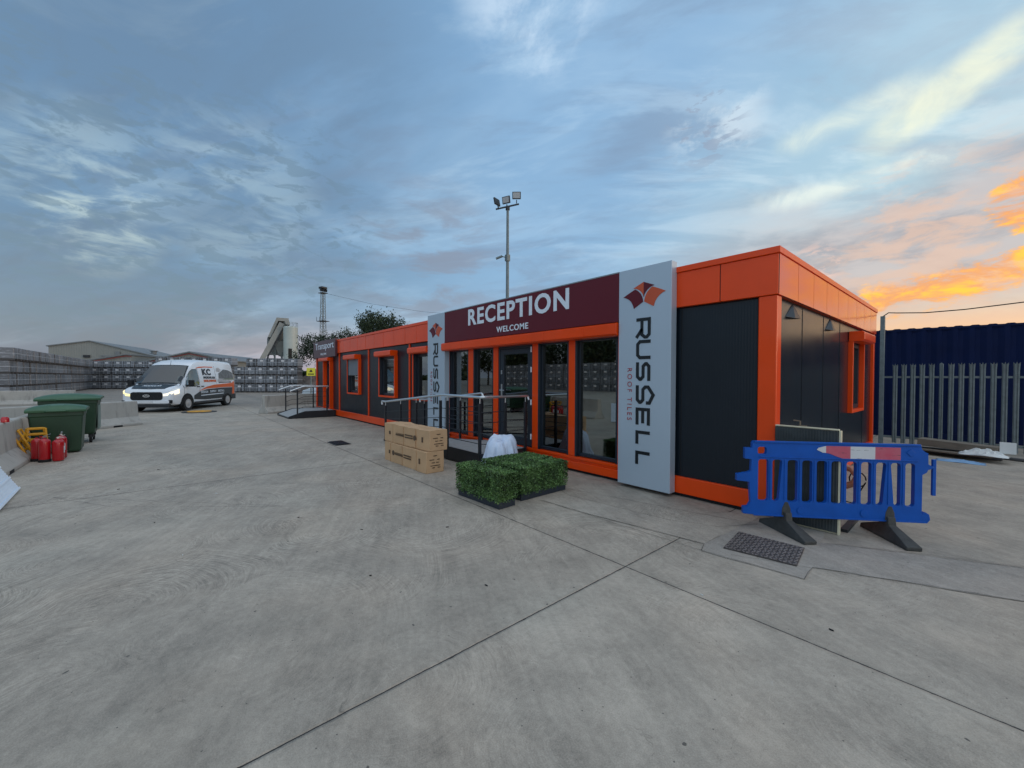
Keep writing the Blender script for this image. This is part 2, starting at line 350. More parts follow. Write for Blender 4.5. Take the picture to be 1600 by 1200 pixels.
# yard slab: brushed swirls, joints, stains, specks
def ground_mat(name, col, joints=True, swirl=1.0):
    m = bpy.data.materials.new(name); m.use_nodes = True
    t = NT(m.node_tree); b = t.n['Principled BSDF']
    co = t.node('ShaderNodeNewGeometry').outputs['Position']
    x, y, z = t.sep(co)
    big = t.noise(co, .35, 5, .6, .4); med = t.noise(co, 1.7, 6, .62, .3); fine = t.noise(co, 28, 5, .7); grit = t.noise(co, 160, 2, .6)
    # swirls: rings round scattered centres, broken up by streaky noise
    def rings(scale, off, freq, rad):
        wv = t.vm('ADD', co, off)
        warp = t.node('ShaderNodeTexNoise'); t.put(warp.inputs['Vector'], wv); warp.inputs['Scale'].default_value = 1.1; warp.inputs['Detail'].default_value = 3
        wv = t.vm('ADD', wv, t.vm('SCALE', warp.outputs['Color'], sc_=.22))
        vo = t.node('ShaderNodeTexVoronoi', voronoi_dimensions='2D', i_Vector=wv, i_Scale=scale)
        dist = vo.outputs['Distance']; pos = vo.outputs['Position']
        rel = t.vm('SUBTRACT', t.vm('MULTIPLY', wv, (scale, scale, 0)), t.vm('SCALE', pos, sc_=1.0 if False else scale))
        rx, ry, rz = t.sep(rel)
        ang = t.m('ARCTAN2', ry, rx)
        tex = t.noise(t.comb(t.m('MULTIPLY', dist, freq), t.m('MULTIPLY', ang, 2.6), t.m('MULTIPLY', t.sep(vo.outputs['Color'])[0], 50.)), 1.0, 4, .65)
        fan = t.ss(t.m('SINE', t.m('ADD', ang, t.m('MULTIPLY', t.sep(vo.outputs['Color'])[1], 6.28))), -.4, .7)
        return t.m('MULTIPLY', t.m('SUBTRACT', tex, .5), t.m('ADD', .25, t.m('MULTIPLY', fan, .75)))
    sw = t.m('ADD', rings(.95, (0, 0, 0), 95, 1), t.m('MULTIPLY', rings(.62, (3.3, 1.7, 0), 120, 1), .9))
    swm = t.m('MULTIPLY', t.m('MULTIPLY', t.ss(t.noise(co, .45, 4, .6), .34, .56), t.ss(x, .6, -1.2, .35, 1.)), swirl)
    # long drag marks
    rv = t.node('ShaderNodeVectorRotate', i_Vector=co, i_Angle=R(28)).outputs[0]
    drag = t.noise(t.vm('MULTIPLY', rv, (.55, 9, 1)), 1.8, 5, .6, .6)
    v = t.m('ADD', .60, t.m('MULTIPLY', big, .42))
    v = t.m('ADD', v, t.m('MULTIPLY', t.m('SUBTRACT', med, .5), .74))
    v = t.m('ADD', v, t.m('MULTIPLY', t.m('SUBTRACT', t.noise(t.vm('ADD', co, (5, 5, 0)), 6.5, 6, .65, .4), .5), .42))
    v = t.m('ADD', v, t.m('MULTIPLY', t.m('SUBTRACT', fine, .5), .50))
    v = t.m('ADD', v, t.m('MULTIPLY', t.m('SUBTRACT', grit, .5), .62))
    v = t.m('ADD', v, t.m('MULTIPLY', t.m('MULTIPLY', sw, swm), 1.25))
    v = t.m('ADD', v, t.m('MULTIPLY', t.m('SUBTRACT', drag, .5), .34))
    sv = t.vm('ADD', co, t.vm('SCALE', t.node('ShaderNodeTexNoise', i_Vector=co, i_Scale=2.0).outputs['Color'], sc_=.9))
    scr = t.m('ABSOLUTE', t.m('SUBTRACT', t.noise(t.vm('MULTIPLY', sv, (1, 1, 0)), 4.5, 3, .55), .5))
    scr = t.m('MULTIPLY', t.ss(scr, .010, .0), t.ss(t.noise(t.vm('ADD', co, (9, 9, 0)), 3.0, 3, .6), .52, .66))
    v = t.m('ADD', v, t.m('MULTIPLY', scr, .16))
    scd = t.m('ABSOLUTE', t.m('SUBTRACT', t.noise(t.vm('ADD', t.vm('MULTIPLY', sv, (1, 1, 0)), (21, 8, 0)), 6.0, 3, .55), .5))
    v = t.m('SUBTRACT', v, t.m('MULTIPLY', t.m('MULTIPLY', t.ss(scd, .008, .0), t.ss(t.noise(t.vm('ADD', co, (4, 17, 0)), 2.2, 3, .6), .55, .68)), .22))
    if joints:      # each bay of concrete was poured separately and has its own tone
        slab = t.m('FLOOR', t.m('DIVIDE', t.m('ADD', x, .41), 5.5)); slab2 = t.m('GREATER_THAN', y, -2.24)
        tone = t.node('ShaderNodeTexWhiteNoise', noise_dimensions='2D', i_Vector=t.comb(slab, slab2, 0.)).outputs['Value']
        v = t.m('MULTIPLY', v, t.m('ADD', .945, t.m('MULTIPLY', tone, .11)))
        dirt = t.m('MULTIPLY', t.ss(y, -.75, -.05), t.ss(t.noise(t.vm('ADD', co, (8, 2, 0)), 2.4, 5, .65), .35, .65)); dirt = t.m('MULTIPLY', dirt, t.m('LESS_THAN', y, .2))
        v = t.m('MULTIPLY', v, t.m('SUBTRACT', 1.0, t.m('MULTIPLY', dirt, .22)))
    c = t.vm('SCALE', col, sc_=v)
    warm = t.noise(co, .8, 4, .5)
    c = t.mix(t.m('MULTIPLY', t.ss(warm, .45, .7), .55), c, t.vm('MULTIPLY', c, (1.05, .985, .94)))
    c = t.mix(t.m('MULTIPLY', t.ss(t.noise(t.vm('ADD', co, (50, 0, 0)), .9, 4, .5), .5, .7), .5), c, t.vm('MULTIPLY', c, (.95, .99, 1.0)))
    # dark damp stains, pale scuffs, specks
    stn = t.ss(t.noise(t.vm('ADD', co, (11, 4, 0)), .62, 6, .62, .5), .55, .75)
    c = t.mix(t.m('MULTIPLY', stn, .42), c, t.vm('SCALE', c, sc_=.66))
    oil = t.ss(t.noise(t.vm('ADD', co, (2, 31, 0)), 1.9, 3, .5), .70, .76)
    c = t.mix(t.m('MULTIPLY', oil, .4), c, t.vm('SCALE', c, sc_=.6))
    scf = t.m('MULTIPLY', t.ss(t.noise(t.vm('MULTIPLY', rv, (2.2, 7, 1)), 2.4, 6, .7, .4), .66, .76), t.ss(t.noise(co, .9, 2), .5, .62))
    c = t.mix(t.m('MULTIPLY', scf, .55), c, (.50, .48, .45))
    vs = t.node('ShaderNodeTexVoronoi', voronoi_dimensions='2D', i_Vector=t.vm('ADD', co, t.vm('SCALE', t.node('ShaderNodeTexNoise', i_Vector=co, i_Scale=14.0).outputs['Color'], sc_=.06)), i_Scale=2.6)
    sp = t.m('MULTIPLY', t.m('LESS_THAN', vs.outputs['Distance'], .022), t.m('GREATER_THAN', t.sep(vs.outputs['Color'])[0], .84))
    vs2 = t.node('ShaderNodeTexVoronoi', voronoi_dimensions='2D', i_Vector=co, i_Scale=11.0)
    sp2 = t.m('MULTIPLY', t.m('LESS_THAN', vs2.outputs['Distance'], .04), t.m('GREATER_THAN', t.sep(vs2.outputs['Color'])[1], .90))
    c = t.mix(t.m('MULTIPLY', t.m('MAXIMUM', sp, sp2), .78), c, (.045, .042, .04))
    bh = t.m('ADD', t.m('MULTIPLY', fine, .5), t.m('MULTIPLY', sw, t.m('MULTIPLY', swm, .7)))
    if joints:
        wob = t.m('MULTIPLY', t.m('SUBTRACT', t.noise(co, 5, 5, .7), .5), .014)
        wd = t.m('ADD', .0038, t.m('MULTIPLY', t.ss(t.noise(co, 9, 4, .7), .5, .72), .005))
        def line(v_, p, period):
            q = t.m('ADD', t.m('SUBTRACT', v_, p), wob)
            if period: q = t.m('SUBTRACT', t.m('MODULO', t.m('ADD', t.m('ADD', q, period / 2), period * 40), period), period / 2)
            return t.m('ABSOLUTE', q)
        lx = line(x, -.41, 5.5); ly = line(y, -2.24, 0); ly2 = line(y, -9.2, 6.9)
        ly2 = t.m('ADD', ly2, t.m('MULTIPLY', t.m('GREATER_THAN', y, -4.), 9.))
        dj = t.m('MINIMUM', t.m('MINIMUM', lx, ly), ly2)
        jm = t.m('LESS_THAN', dj, wd)
        halo = t.ss(t.m('ADD', dj, t.m('MULTIPLY', med, .03)), .075, .0)
        c = t.mix(t.m('MULTIPLY', halo, .22), c, t.vm('SCALE', c, sc_=.6))
        c = t.mix(jm, c, (.030, .028, .027))
        bh = t.m('SUBTRACT', bh, t.m('MULTIPLY', t.ss(dj, .015, 0.), 3))
        # darker, slightly bluer ground far out in the yard
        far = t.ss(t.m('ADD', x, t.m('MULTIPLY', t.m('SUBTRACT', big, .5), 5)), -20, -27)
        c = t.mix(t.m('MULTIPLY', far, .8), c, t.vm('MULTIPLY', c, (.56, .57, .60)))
    t.l.new(c, b.inputs['Base Color'])
    t.l.new(t.m('ADD', .62, t.m('MULTIPLY', med, .3)), b.inputs['Roughness'])
    t.l.new(t.node('ShaderNodeBump', i_Strength=.55, i_Distance=.006, i_Height=bh).outputs[0], b.inputs['Normal'])
    return m
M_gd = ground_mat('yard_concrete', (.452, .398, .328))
M_gp = ground_mat('patch_concrete', (.446, .396, .330), False, .5)
M_gp2 = ground_mat('patch_concrete_grey', (.385, .350, .305), False, .4)

# ---------------------------------------------------------------- mesh building
def tagp(o, label=None, cat=None, group=None, kind=None):
    for k, v in (('label', label), ('category', cat), ('group', group), ('kind', kind)):
        if v: o[k] = v
    return o
def thing(name, label, cat, loc=(0, 0, 0), rz=0, group=None):
    o = bpy.data.objects.new(name, None); COL.objects.link(o)
    o.location = loc; o.rotation_euler = (0, 0, rz); o.empty_display_size = .2
    return tagp(o, label, cat, group)
class MB:
    def __init__(s): s.b = bmesh.new(); s.mi = 0
    def f(s, vs, m=None):
        try: q = s.b.faces.new(vs)
        except ValueError: return None
        q.material_index = s.mi if m is None else m
        return q
    def hexa(s, p):      # 8 points: bottom 4 ccw then top 4
        v = [s.b.verts.new(q) for q in p]
        for i in ((3, 2, 1, 0), (4, 5, 6, 7), (0, 1, 5, 4), (1, 2, 6, 5), (2, 3, 7, 6), (3, 0, 4, 7)): s.f([v[k] for k in i])
        return s
    def box(s, x0, x1, y0, y1, z0, z1):
        x0, x1 = min(x0, x1), max(x0, x1); y0, y1 = min(y0, y1), max(y0, y1)
        return s.hexa([(x0, y0, z0), (x1, y0, z0), (x1, y1, z0), (x0, y1, z0), (x0, y0, z1), (x1, y0, z1), (x1, y1, z1), (x0, y1, z1)])
    def bar(s, a, c, w, h=None, up=(0, 0, 1)):
        a, c = Vector(a), Vector(c); h = h or w; dr = (c - a).normalized(); upv = Vector(up)
        if abs(dr.dot(upv)) > .98: upv = Vector((0, 1, 0))
        sd = dr.cross(upv).normalized(); u2 = sd.cross(dr).normalized()
        P = []
        for e in (a, c): P += [e - sd * w / 2 - u2 * h / 2, e + sd * w / 2 - u2 * h / 2, e + sd * w / 2 + u2 * h / 2, e - sd * w / 2 + u2 * h / 2]
        return s.hexa([P[0], P[1], P[2], P[3], P[4], P[5], P[6], P[7]])
    def prism(s, pts, fn0, fn1):      # pts 2D; fn maps (u,v)->3D at two depths
        a = [s.b.verts.new(fn0(*p)) for p in pts]; c = [s.b.verts.new(fn1(*p)) for p in pts]; n = len(pts)
        s.f(list(reversed(a))); s.f(c)
        for i in range(n): s.f([a[i], a[(i + 1) % n], c[(i + 1) % n], c[i]])
        return s
    def xz(s, pts, y0, y1): return s.prism(pts, lambda u, v: (u, y0, v), lambda u, v: (u, y1, v))
    def xy(s, pts, z0, z1): return s.prism(pts, lambda u, v: (u, v, z0), lambda u, v: (u, v, z1))
    def yz(s, pts, x0, x1): return s.prism(pts, lambda u, v: (x0, u, v), lambda u, v: (x1, u, v))
    def tube(s, pts, r, n=8, close=True, r2=None):
        pts = [Vector(p) for p in pts]; rings = []; ref = None
        for i, p in enumerate(pts):
            dr = (pts[min(i + 1, len(pts) - 1)] - pts[max(i - 1, 0)]).normalized()
            if ref is None: ref = Vector((0, 0, 1)) if abs(dr.z) < .9 else Vector((1, 0, 0))
            sd = dr.cross(ref).normalized(); up = sd.cross(dr).normalized(); ref = up
            rr = r if r2 is None else r + (r2 - r) * i / (len(pts) - 1)
            rings.append([s.b.verts.new(p + (sd * math.cos(2 * math.pi * k / n) + up * math.sin(2 * math.pi * k / n)) * rr) for k in range(n)])
        for a, c in zip(rings, rings[1:]):
            for k in range(n): s.f([a[k], a[(k + 1) % n], c[(k + 1) % n], c[k]])
        if close: s.f(list(reversed(rings[0]))); s.f(rings[-1])
        return s
    def cyl(s, a, c, r, n=14, r2=None): return s.tube([a, c], r, n, True, r2)
    def lathe(s, prof, c=(0, 0, 0), n=20, axis='z'):
        c = Vector(c); rings = []
        for (r, h) in prof:
            ring = []
            for k in range(n):
                a = 2 * math.pi * k / n; u, v = math.cos(a) * r, math.sin(a) * r
                ring.append(s.b.verts.new(c + Vector({'z': (u, v, h), 'y': (u, h, v), 'x': (h, u, v)}[axis])))
            rings.append(ring)
        for a, e in zip(rings, rings[1:]):
            for k in range(n): s.f([a[k], a[(k + 1) % n], e[(k + 1) % n], e[k]])
        s.f(list(reversed(rings[0]))); s.f(rings[-1])
        return s
    def loft(s, rings, cap=True, closed=True):
        rr = [[s.b.verts.new(p) for p in r] for r in rings]; n = len(rr[0])
        for a, e in zip(rr, rr[1:]):
            for k in range(n if closed else n - 1): s.f([a[k], a[(k + 1) % n], e[(k + 1) % n], e[k]])
        if cap: s.f(list(reversed(rr[0]))); s.f(rr[-1])
        return s
    def stroke(s, path, w, fn0, fn1):      # mitred flat stroke of width w along 2D path
        P = [Vector(p) for p in path]; L = []; Rr = []
        for i, p in enumerate(P):
            d0 = (p - P[i - 1]).normalized() if i else None; d1 = (P[i + 1] - p).normalized() if i < len(P) - 1 else None
            if d0 is None: nn = Vector((-d1.y, d1.x)); k = 1
            elif d1 is None: nn = Vector((-d0.y, d0.x)); k = 1
            else:
                a0 = Vector((-d0.y, d0.x)); a1 = Vector((-d1.y, d1.x)); nn = (a0 + a1).normalized(); k = 1 / max(.35, nn.dot(a1))
            L.append(p + nn * w / 2 * k); Rr.append(p - nn * w / 2 * k)
        for i in range(len(P) - 1):
            q = [L[i], Rr[i], Rr[i + 1], L[i + 1]]
            s.hexa([fn0(*v) for v in q] + [fn1(*v) for v in q])
        return s
    def build(s, name, mat, parent=None, smooth=False, bevel=0, seg=2, loc=None, rot=None, ang=35, fix=True):
        me = bpy.data.meshes.new(name)
        if fix: bmesh.ops.recalc_face_normals(s.b, faces=s.b.faces)
        s.b.to_mesh(me); s.b.free()
        for m in (mat if isinstance(mat, (list, tuple)) else [mat]): me.materials.append(m)
        if smooth:
            me.polygons.foreach_set('use_smooth', [True] * len(me.polygons)); me.set_sharp_from_angle(angle=R(ang))
        o = bpy.data.objects.new(name, me); COL.objects.link(o)
        if parent: o.parent = parent
        if loc: o.location = loc
        if rot: o.rotation_euler = rot
        if bevel:
            md = o.modifiers.new('edge', 'BEVEL'); md.width = bevel; md.segments = seg; md.limit_method = 'ANGLE'; md.angle_limit = R(40)
        return o
def structure(o, **k): return tagp(o, kind='structure', **k)
def copy_tree(o, parent=None):
    c = o.copy(); COL.objects.link(c)
    if parent: c.parent = parent
    for ch in list(o.children): copy_tree(ch, c)
    return c
def glyphs(text, bold=0.0, space=1.0):
    cu = bpy.data.curves.new('lettering', 'FONT'); cu.body = text; cu.offset = bold; cu.space_character = space; cu.resolution_u = 4
    ob = bpy.data.objects.new('lettering', cu); COL.objects.link(ob)
    bpy.context.view_layer.update()
    me = bpy.data.meshes.new_from_object(ob.evaluated_get(bpy.context.evaluated_depsgraph_get()))
    COL.objects.unlink(ob); bpy.data.objects.remove(ob)
    return me
def lettering(text, fn, mat, parent, bold=0.0, name='lettering', space=1.0):
    """fn(u, v) -> (front point, back point); u, v run 0..1 over the text's box"""
    me = glyphs(text, bold, space); xs = [v.co.x for v in me.vertices]; ys = [v.co.y for v in me.vertices]
    x0, x1, y0, y1 = min(xs), max(xs), min(ys), max(ys)
    bm = bmesh.new(); bm.from_mesh(me); bm.verts.ensure_lookup_table()
    back = {}
    edges = [e for e in bm.edges if e.is_boundary]
    uv = {v: ((v.co.x - x0) / (x1 - x0), (v.co.y - y0) / (y1 - y0)) for v in bm.verts}
    orig = list(bm.verts)
    for v in {q for e in edges for q in e.verts}: back[v] = bm.verts.new(fn(*uv[v])[1])
    for e in edges:
        a, c = e.verts; bm.faces.new((a, c, back[c], back[a]))
    for v in orig: v.co = fn(*uv[v])[0]
    bmesh.ops.recalc_face_normals(bm, faces=bm.faces)
    for f_ in bm.faces: f_.smooth = False
    nm = bpy.data.meshes.new(name); bm.to_mesh(nm); bm.free(); nm.materials.append(mat)
    o = bpy.data.objects.new(name, nm); COL.objects.link(o); o.parent = parent
    return o
def flat_text(text, x0, x1, z0, z1, y, mat, parent, bold=0., depth=.006, space=1.0):
    return lettering(text, lambda u, v: ((x0 + (x1 - x0) * u, y - depth, z0 + (z1 - z0) * v), (x0 + (x1 - x0) * u, y, z0 + (z1 - z0) * v)), mat, parent, bold, 'lettering', space)
ORD = ['first', 'second', 'third', 'fourth', 'fifth', 'sixth', 'seventh', 'eighth', 'ninth', 'tenth', 'eleventh', 'twelfth', 'thirteenth', 'fourteenth', 'fifteenth', 'sixteenth', 'seventeenth', 'eighteenth', 'nineteenth', 'twentieth', 'twenty-first', 'twenty-second', 'twenty-third', 'twenty-fourth']

# ================================================================ ground
g = MB(); S = 900
vs = [g.b.verts.new((x, y, 0)) for x, y in ((-S, -S), (S, -S), (S, S), (-S, S))]; g.f(vs)
structure(g.build('ground', M_gd))
def sheet(pts, mat, z=.004, name='pavement'):
    q = MB(); q.f([q.b.verts.new((x, y, z)) for x, y in pts]); return structure(q.build(name, mat))
def wob(pts, amp=.012, step=.18):
    out = []
    for i, p in enumerate(pts):
        q = pts[(i + 1) % len(pts)]; L = math.dist(p, q); n = max(1, int(L / step))
        for k in range(n):
            f = k / n; out.append((p[0] + (q[0] - p[0]) * f + random.uniform(-amp, amp) * (k > 0), p[1] + (q[1] - p[1]) * f + random.uniform(-amp, amp) * (k > 0)))
    return out
sheet(wob([(-.14, -1.46), (.61, -1.37), (.60, -1.08), (4.2, .62), (4.2, 1.55), (.75, -.28), (.50, -.42), (.47, -.06), (-.10, -.06), (-.19, -1.29)]), M_gp2)
sheet(wob([(-2.13, -1.51), (-1.3, -1.45), (-.52, -1.33), (-.19, -1.29), (-.12, -.06), (-.36, -.06), (-.76, -.95), (-2.03, -1.08), (-2.2, -1.2)]), M_gp)
# crack lines round the repairs
def crack(pts, w=.0065, z=.008):
    q = MB(); P = wob(pts + [pts[-1]], .010, .12)[:-1]
    P = [Vector((a, c, 0)) for a, c in P]
    L = []
    for i, p in enumerate(P):
        dr = (P[min(i + 1, len(P) - 1)] - P[max(i - 1, 0)])
        dr = dr.normalized() if dr.length else Vector((1, 0, 0)); n_ = Vector((-dr.y, dr.x, 0)); ww = w * random.uniform(.25, .7)
        L.append((q.b.verts.new((p + n_ * ww / 2) + Vector((0, 0, z))), q.b.verts.new((p - n_ * ww / 2) + Vector((0, 0, z)))))
    for a, c in zip(L, L[1:]): q.f([a[0], a[1], c[1], c[0]])
    return structure(q.build('ground_crack', M_dk))
crack([(-.14, -1.46), (.61, -1.37), (.60, -1.08), (4.2, .62)])
crack([(-2.13, -1.51), (-1.3, -1.45), (-.52, -1.33), (-.19, -1.29), (-.14, -1.46)])
crack([(-2.5, -.9), (-2.03, -1.08), (-.76, -.95), (-.3, -.75), (-.05, -.35)], .008)
crack([(.55, -.40), (1.0, -.12), (4.2, 1.55)], .007)
crack([(-3.8, -3.9), (-5.2, -5.6), (-6.2, -6.2)], .006)

# manhole cover with raised tread
t0 = thing('manhole_cover', 'rusty tread-plate drain cover set in the concrete in front of the blue barrier', 'manhole cover', (0, 0, 0))
q = MB(); P4 = [(-.09, -.74), (.45, -.70), (.51, -1.17), (-.03, -1.26)]
q.xy(P4, .005, .014); M_mh = pm('rusty_tread', (.085, .075, .072), .6, metal=.35, var=.5, scale=16, bump=.6, bscale=45)
q.build('plate', M_mh, t0)
q = MB()
for i in range(16):
    for j in range(12):
        u, v = (i + .5) / 16, (j + .5) / 12
        x = (P4[3][0] * (1 - u) + P4[2][0] * u) * (1 - v) + (P4[0][0] * (1 - u) + P4[1][0] * u) * v
        y = (P4[3][1] * (1 - u) + P4[2][1] * u) * (1 - v) + (P4[0][1] * (1 - u) + P4[1][1] * u) * v
        a = R(50 if (i + j) % 2 else -40); dx_, dy_ = math.cos(a) * .015, math.sin(a) * .015
        q.bar((x - dx_, y - dy_, .016), (x + dx_, y + dy_, .016), .010, .007)
q.build('tread', pm('worn_tread', (.30, .27, .26), .5, metal=.5, var=.4, scale=20), t0)
# drain gully further along
q = MB(); q.box(-8.62, -7.98, -2.2, -1.86, .004, .012)
for k in range(11): q.box(-8.58 + k * .055, -8.555 + k * .055, -2.17, -1.89, .014, .024)
tagp(q.build('drain_grate', M_dm), 'dark iron drain grate in the concrete left of the cardboard boxes', 'drain')
# yellow round cover near the van
q = MB(); q.lathe([(.62, .004), (.62, .02), (.55, .03)], (-20.7, -3.98, 0), 28); q.build('x', M_dm).name = 'cover_rim'
rim = bpy.data.objects['cover_rim']
tv = thing('yellow_cover', 'round yellow painted cover with a dark rim on the ground beside the van', 'ground cover', (0, 0, 0)); rim.parent = tv
q = MB(); q.lathe([(.44, .031), (.42, .05), (.1, .056)], (-20.7, -3.98, 0), 28); q.build('cover_disc', M_ye, tv, smooth=True)

# ================================================================ main building
B = thing('modular_building', 'long single-storey modular building with dark cladding and glossy orange frame and fascia', 'building')
XL, DEP, H = -17.9, 6.14, 3.0
def wall_x(x0, x1, z0, z1, holes, ya, yb, mat, name='wall'):
    """wall along x with rectangular holes (hx0,hx1,hz0,hz1)"""
    q = MB(); cur = x0
    for a, c, e, f in sorted(holes):
        if a > cur: q.box(cur, a, ya, yb, z0, z1)
        if e > z0: q.box(a, c, ya, yb, z0, e)
        if f < z1: q.box(a, c, ya, yb, f, z1)
        cur = c
    if cur < x1: q.box(cur, x1, ya, yb, z0, z1)
    return q.build(name, mat, B)
WZ0, WZ1 = .99, 2.17
W = [(-13.69, -12.52), (-10.81, -9.63), (-8.54, -7.53)]
wall_x(XL + .02, -14.76, .262, 2.46, [(-16.44, -15.64, .262, 2.2)], .045, .13, M_an)
for i, (a, c) in enumerate(((-14.74, -11.84), (-11.82, -8.88), (-8.86, -6.96))):
    hx = [(w0 + .05, w1 - .05, WZ0, WZ1) for w0, w1 in W[i:i + 1]]
    wall_x(a, c, .262, 2.46, hx, .045, .13, M_an)
wall_x(-2.03, -.20, .262, 2.46, [], .045, .13, M_an)
q = MB(); q.box(-1.10, -1.09, .042, .046, .262, 2.46); q.build('wall_joint', M_dk, B)
# side wall panels with thin joints
q = MB()
ys = [.16, 1.158, 2.21, 3.24, 4.3, 5.2, 6.0]
for a, c in zip(ys, ys[1:]):
    if a < 3.3 or a >= 4.9: q.box(-.13, -.045, a + .004, c - .004, .262, 2.46)
q.b.free(); q = MB()
for a, c in ((.16, 1.158), (1.158, 2.21), (2.21, 3.24), (3.24, 3.88)): q.box(-.13, -.045, a + .003, c - .003, .262, 2.46)
q.box(-.13, -.045, 3.883, 4.93, .262, .98); q.box(-.13, -.045, 3.883, 4.93, 2.2, 2.46); q.box(-.13, -.045, 4.933, 6.0, .262, 2.46)
q.build('wall', M_sw, B)
q = MB(); q.box(-.125, -.06, .16, 3.88, .262, 2.46); q.build('wall_backing', M_dk, B)
q = MB(); q.box(XL, -.05, 5.99, 6.09, .03, 2.46); q.box(XL + .02, XL + .12, .16, 5.99, .26, 2.46); q.build('rear_wall', M_an, B)
# roof deck and dark fill painting the shade in the open gap beneath
q = MB(); q.box(XL + .05, -.05, .06, 6.05, 2.80, 2.86); q.box(XL + .1, -.15, .135, 5.98, 2.40, 2.46); q.build('roof', M_cr2, B)
q = MB(); q.box(XL + .06, -.06, .05, 6.05, 0, .045); q.build('gap_shade', M_dk, B)
# base beams
for a, c in ((XL, -14.76), (-14.74, -6.96), (-1.99, -.19)): q = MB(); q.box(a, c, 0, .13, .046, .262); q.build('base_beam', M_or, B, bevel=.008)
q = MB(); q.box(-.13, 0, .19, 6.08, .046, .262); q.build('base_beam', M_or, B, bevel=.008)
# stepped sill under the reception glazing
q = MB(); q.box(-6.94, -1.99, .0, .13, .046, .175); q.box(-6.94, -1.99, .018, .13, .176, .215); q.box(-6.94, -1.99, -.004, .10, .216, .258)
q.build('sill_beam', M_or, B, bevel=.006)
# corner posts and slim module posts
q = MB(); q.box(-.185, .003, .003, .155, .046, 2.475); q.build('corner_post', M_or, B, bevel=.012, seg=3)
q = MB(); q.box(-.12, .003, 6.0, 6.12, .046, 2.475); q.build('corner_post', M_or, B, bevel=.01)
q = MB(); q.box(XL, XL + .12, .003, .15, .27, 2.475); q.build('corner_post', M_or, B, bevel=.01)
for x0, x1 in ((-14.86, -14.72), (-11.88, -11.76), (-8.91, -8.79)):
    q = MB(); q.box(x0 + .03, x1 - .03, .016, .05, .264, 2.47); q.build('module_post', M_ord, B, bevel=.004)
# fascia: separate cassette panels, cap flashing above
def fascia_x(edges):
    q = MB()
    for a, c in zip(edges, edges[1:]): q.box(a + .005, c - .005, -.012 + random.uniform(0, .003), .05, 2.478, 2.925)
    q.build('roof_fascia', M_or, B, bevel=.006)
    q = MB(); q.box(edges[0], edges[-1], .0, .05, 2.49, 2.92); q.build('fascia_backing', M_dk, B)
fascia_x([-14.86, -14.21, -13.46, -12.73, -11.98, -11.24, -10.53, -9.78, -9.05, -8.37, -7.62, -7.0])
fascia_x([XL - .01, -17.2, -16.4, -15.6, -14.875])
fascia_x([-1.97, -1.34, -.60, .018])
q = MB()
for a, c in zip([.0, .70, 1.38, 2.06, 2.75, 3.43, 4.12, 4.80, 5.48, 6.15], [.70, 1.38, 2.06, 2.75, 3.43, 4.12, 4.80, 5.48, 6.15]):
    # each cassette very slightly pillowed, so reflections bend in it
    y0, y1, z0, z1 = a + .005, c - .005, 2.478, 2.925; n = 6
    grid = [[q.b.verts.new((.019 + .0025 * math.sin(math.pi * i / n) * math.sin(math.pi * j / n), y0 + (y1 - y0) * i / n, z0 + (z1 - z0) * j / n)) for j in range(n + 1)] for i in range(n + 1)]
    for i in range(n):
        for j in range(n): q.f([grid[i][j], grid[i + 1][j], grid[i + 1][j + 1], grid[i][j + 1]])
    q.box(-.05, .018, y0, y1, z0, z1)
q.build('roof_fascia', M_os, B, smooth=True, ang=20)
q = MB(); q.box(-.05, .012, .052, 6.14, 2.49, 2.92); q.build('fascia_backing', M_dk, B)
q = MB(); q.box(XL - .03, .032, -.03, .09, 2.927, 3.0); q.box(-.07, .032, .09, 6.19, 2.927, 3.0); q.box(XL - .03, -.07, 6.09, 6.19, 2.927, 3.0); q.box(XL - .03, XL + .07, .09, 6.09, 2.927, 3.0)
q.build('roof_cap', M_or, B, bevel=.006)
# interior
q = MB(); q.box(XL + .14, -.14, .14, 5.98, .20, .25); q.build('interior_floor', M_fl, B)
q = MB(); q.box(-7.2, -7.12, .14, 5.98, .25, 2.4); q.box(-2.0, -1.92, .14, 5.98, .25, 2.4); q.box(-7.12, -2.0, 4.2, 4.28, .25, 2.4); q.box(-17.7, -7.2, 2.8, 2.88, .25, 2.4)
q.build('interior_wall', M_in, B)
q = MB(); q.box(-5.6, -3.2, 3.0, 3.5, .25, 1.3); q.build('reception_desk', M_in, B, bevel=.02)

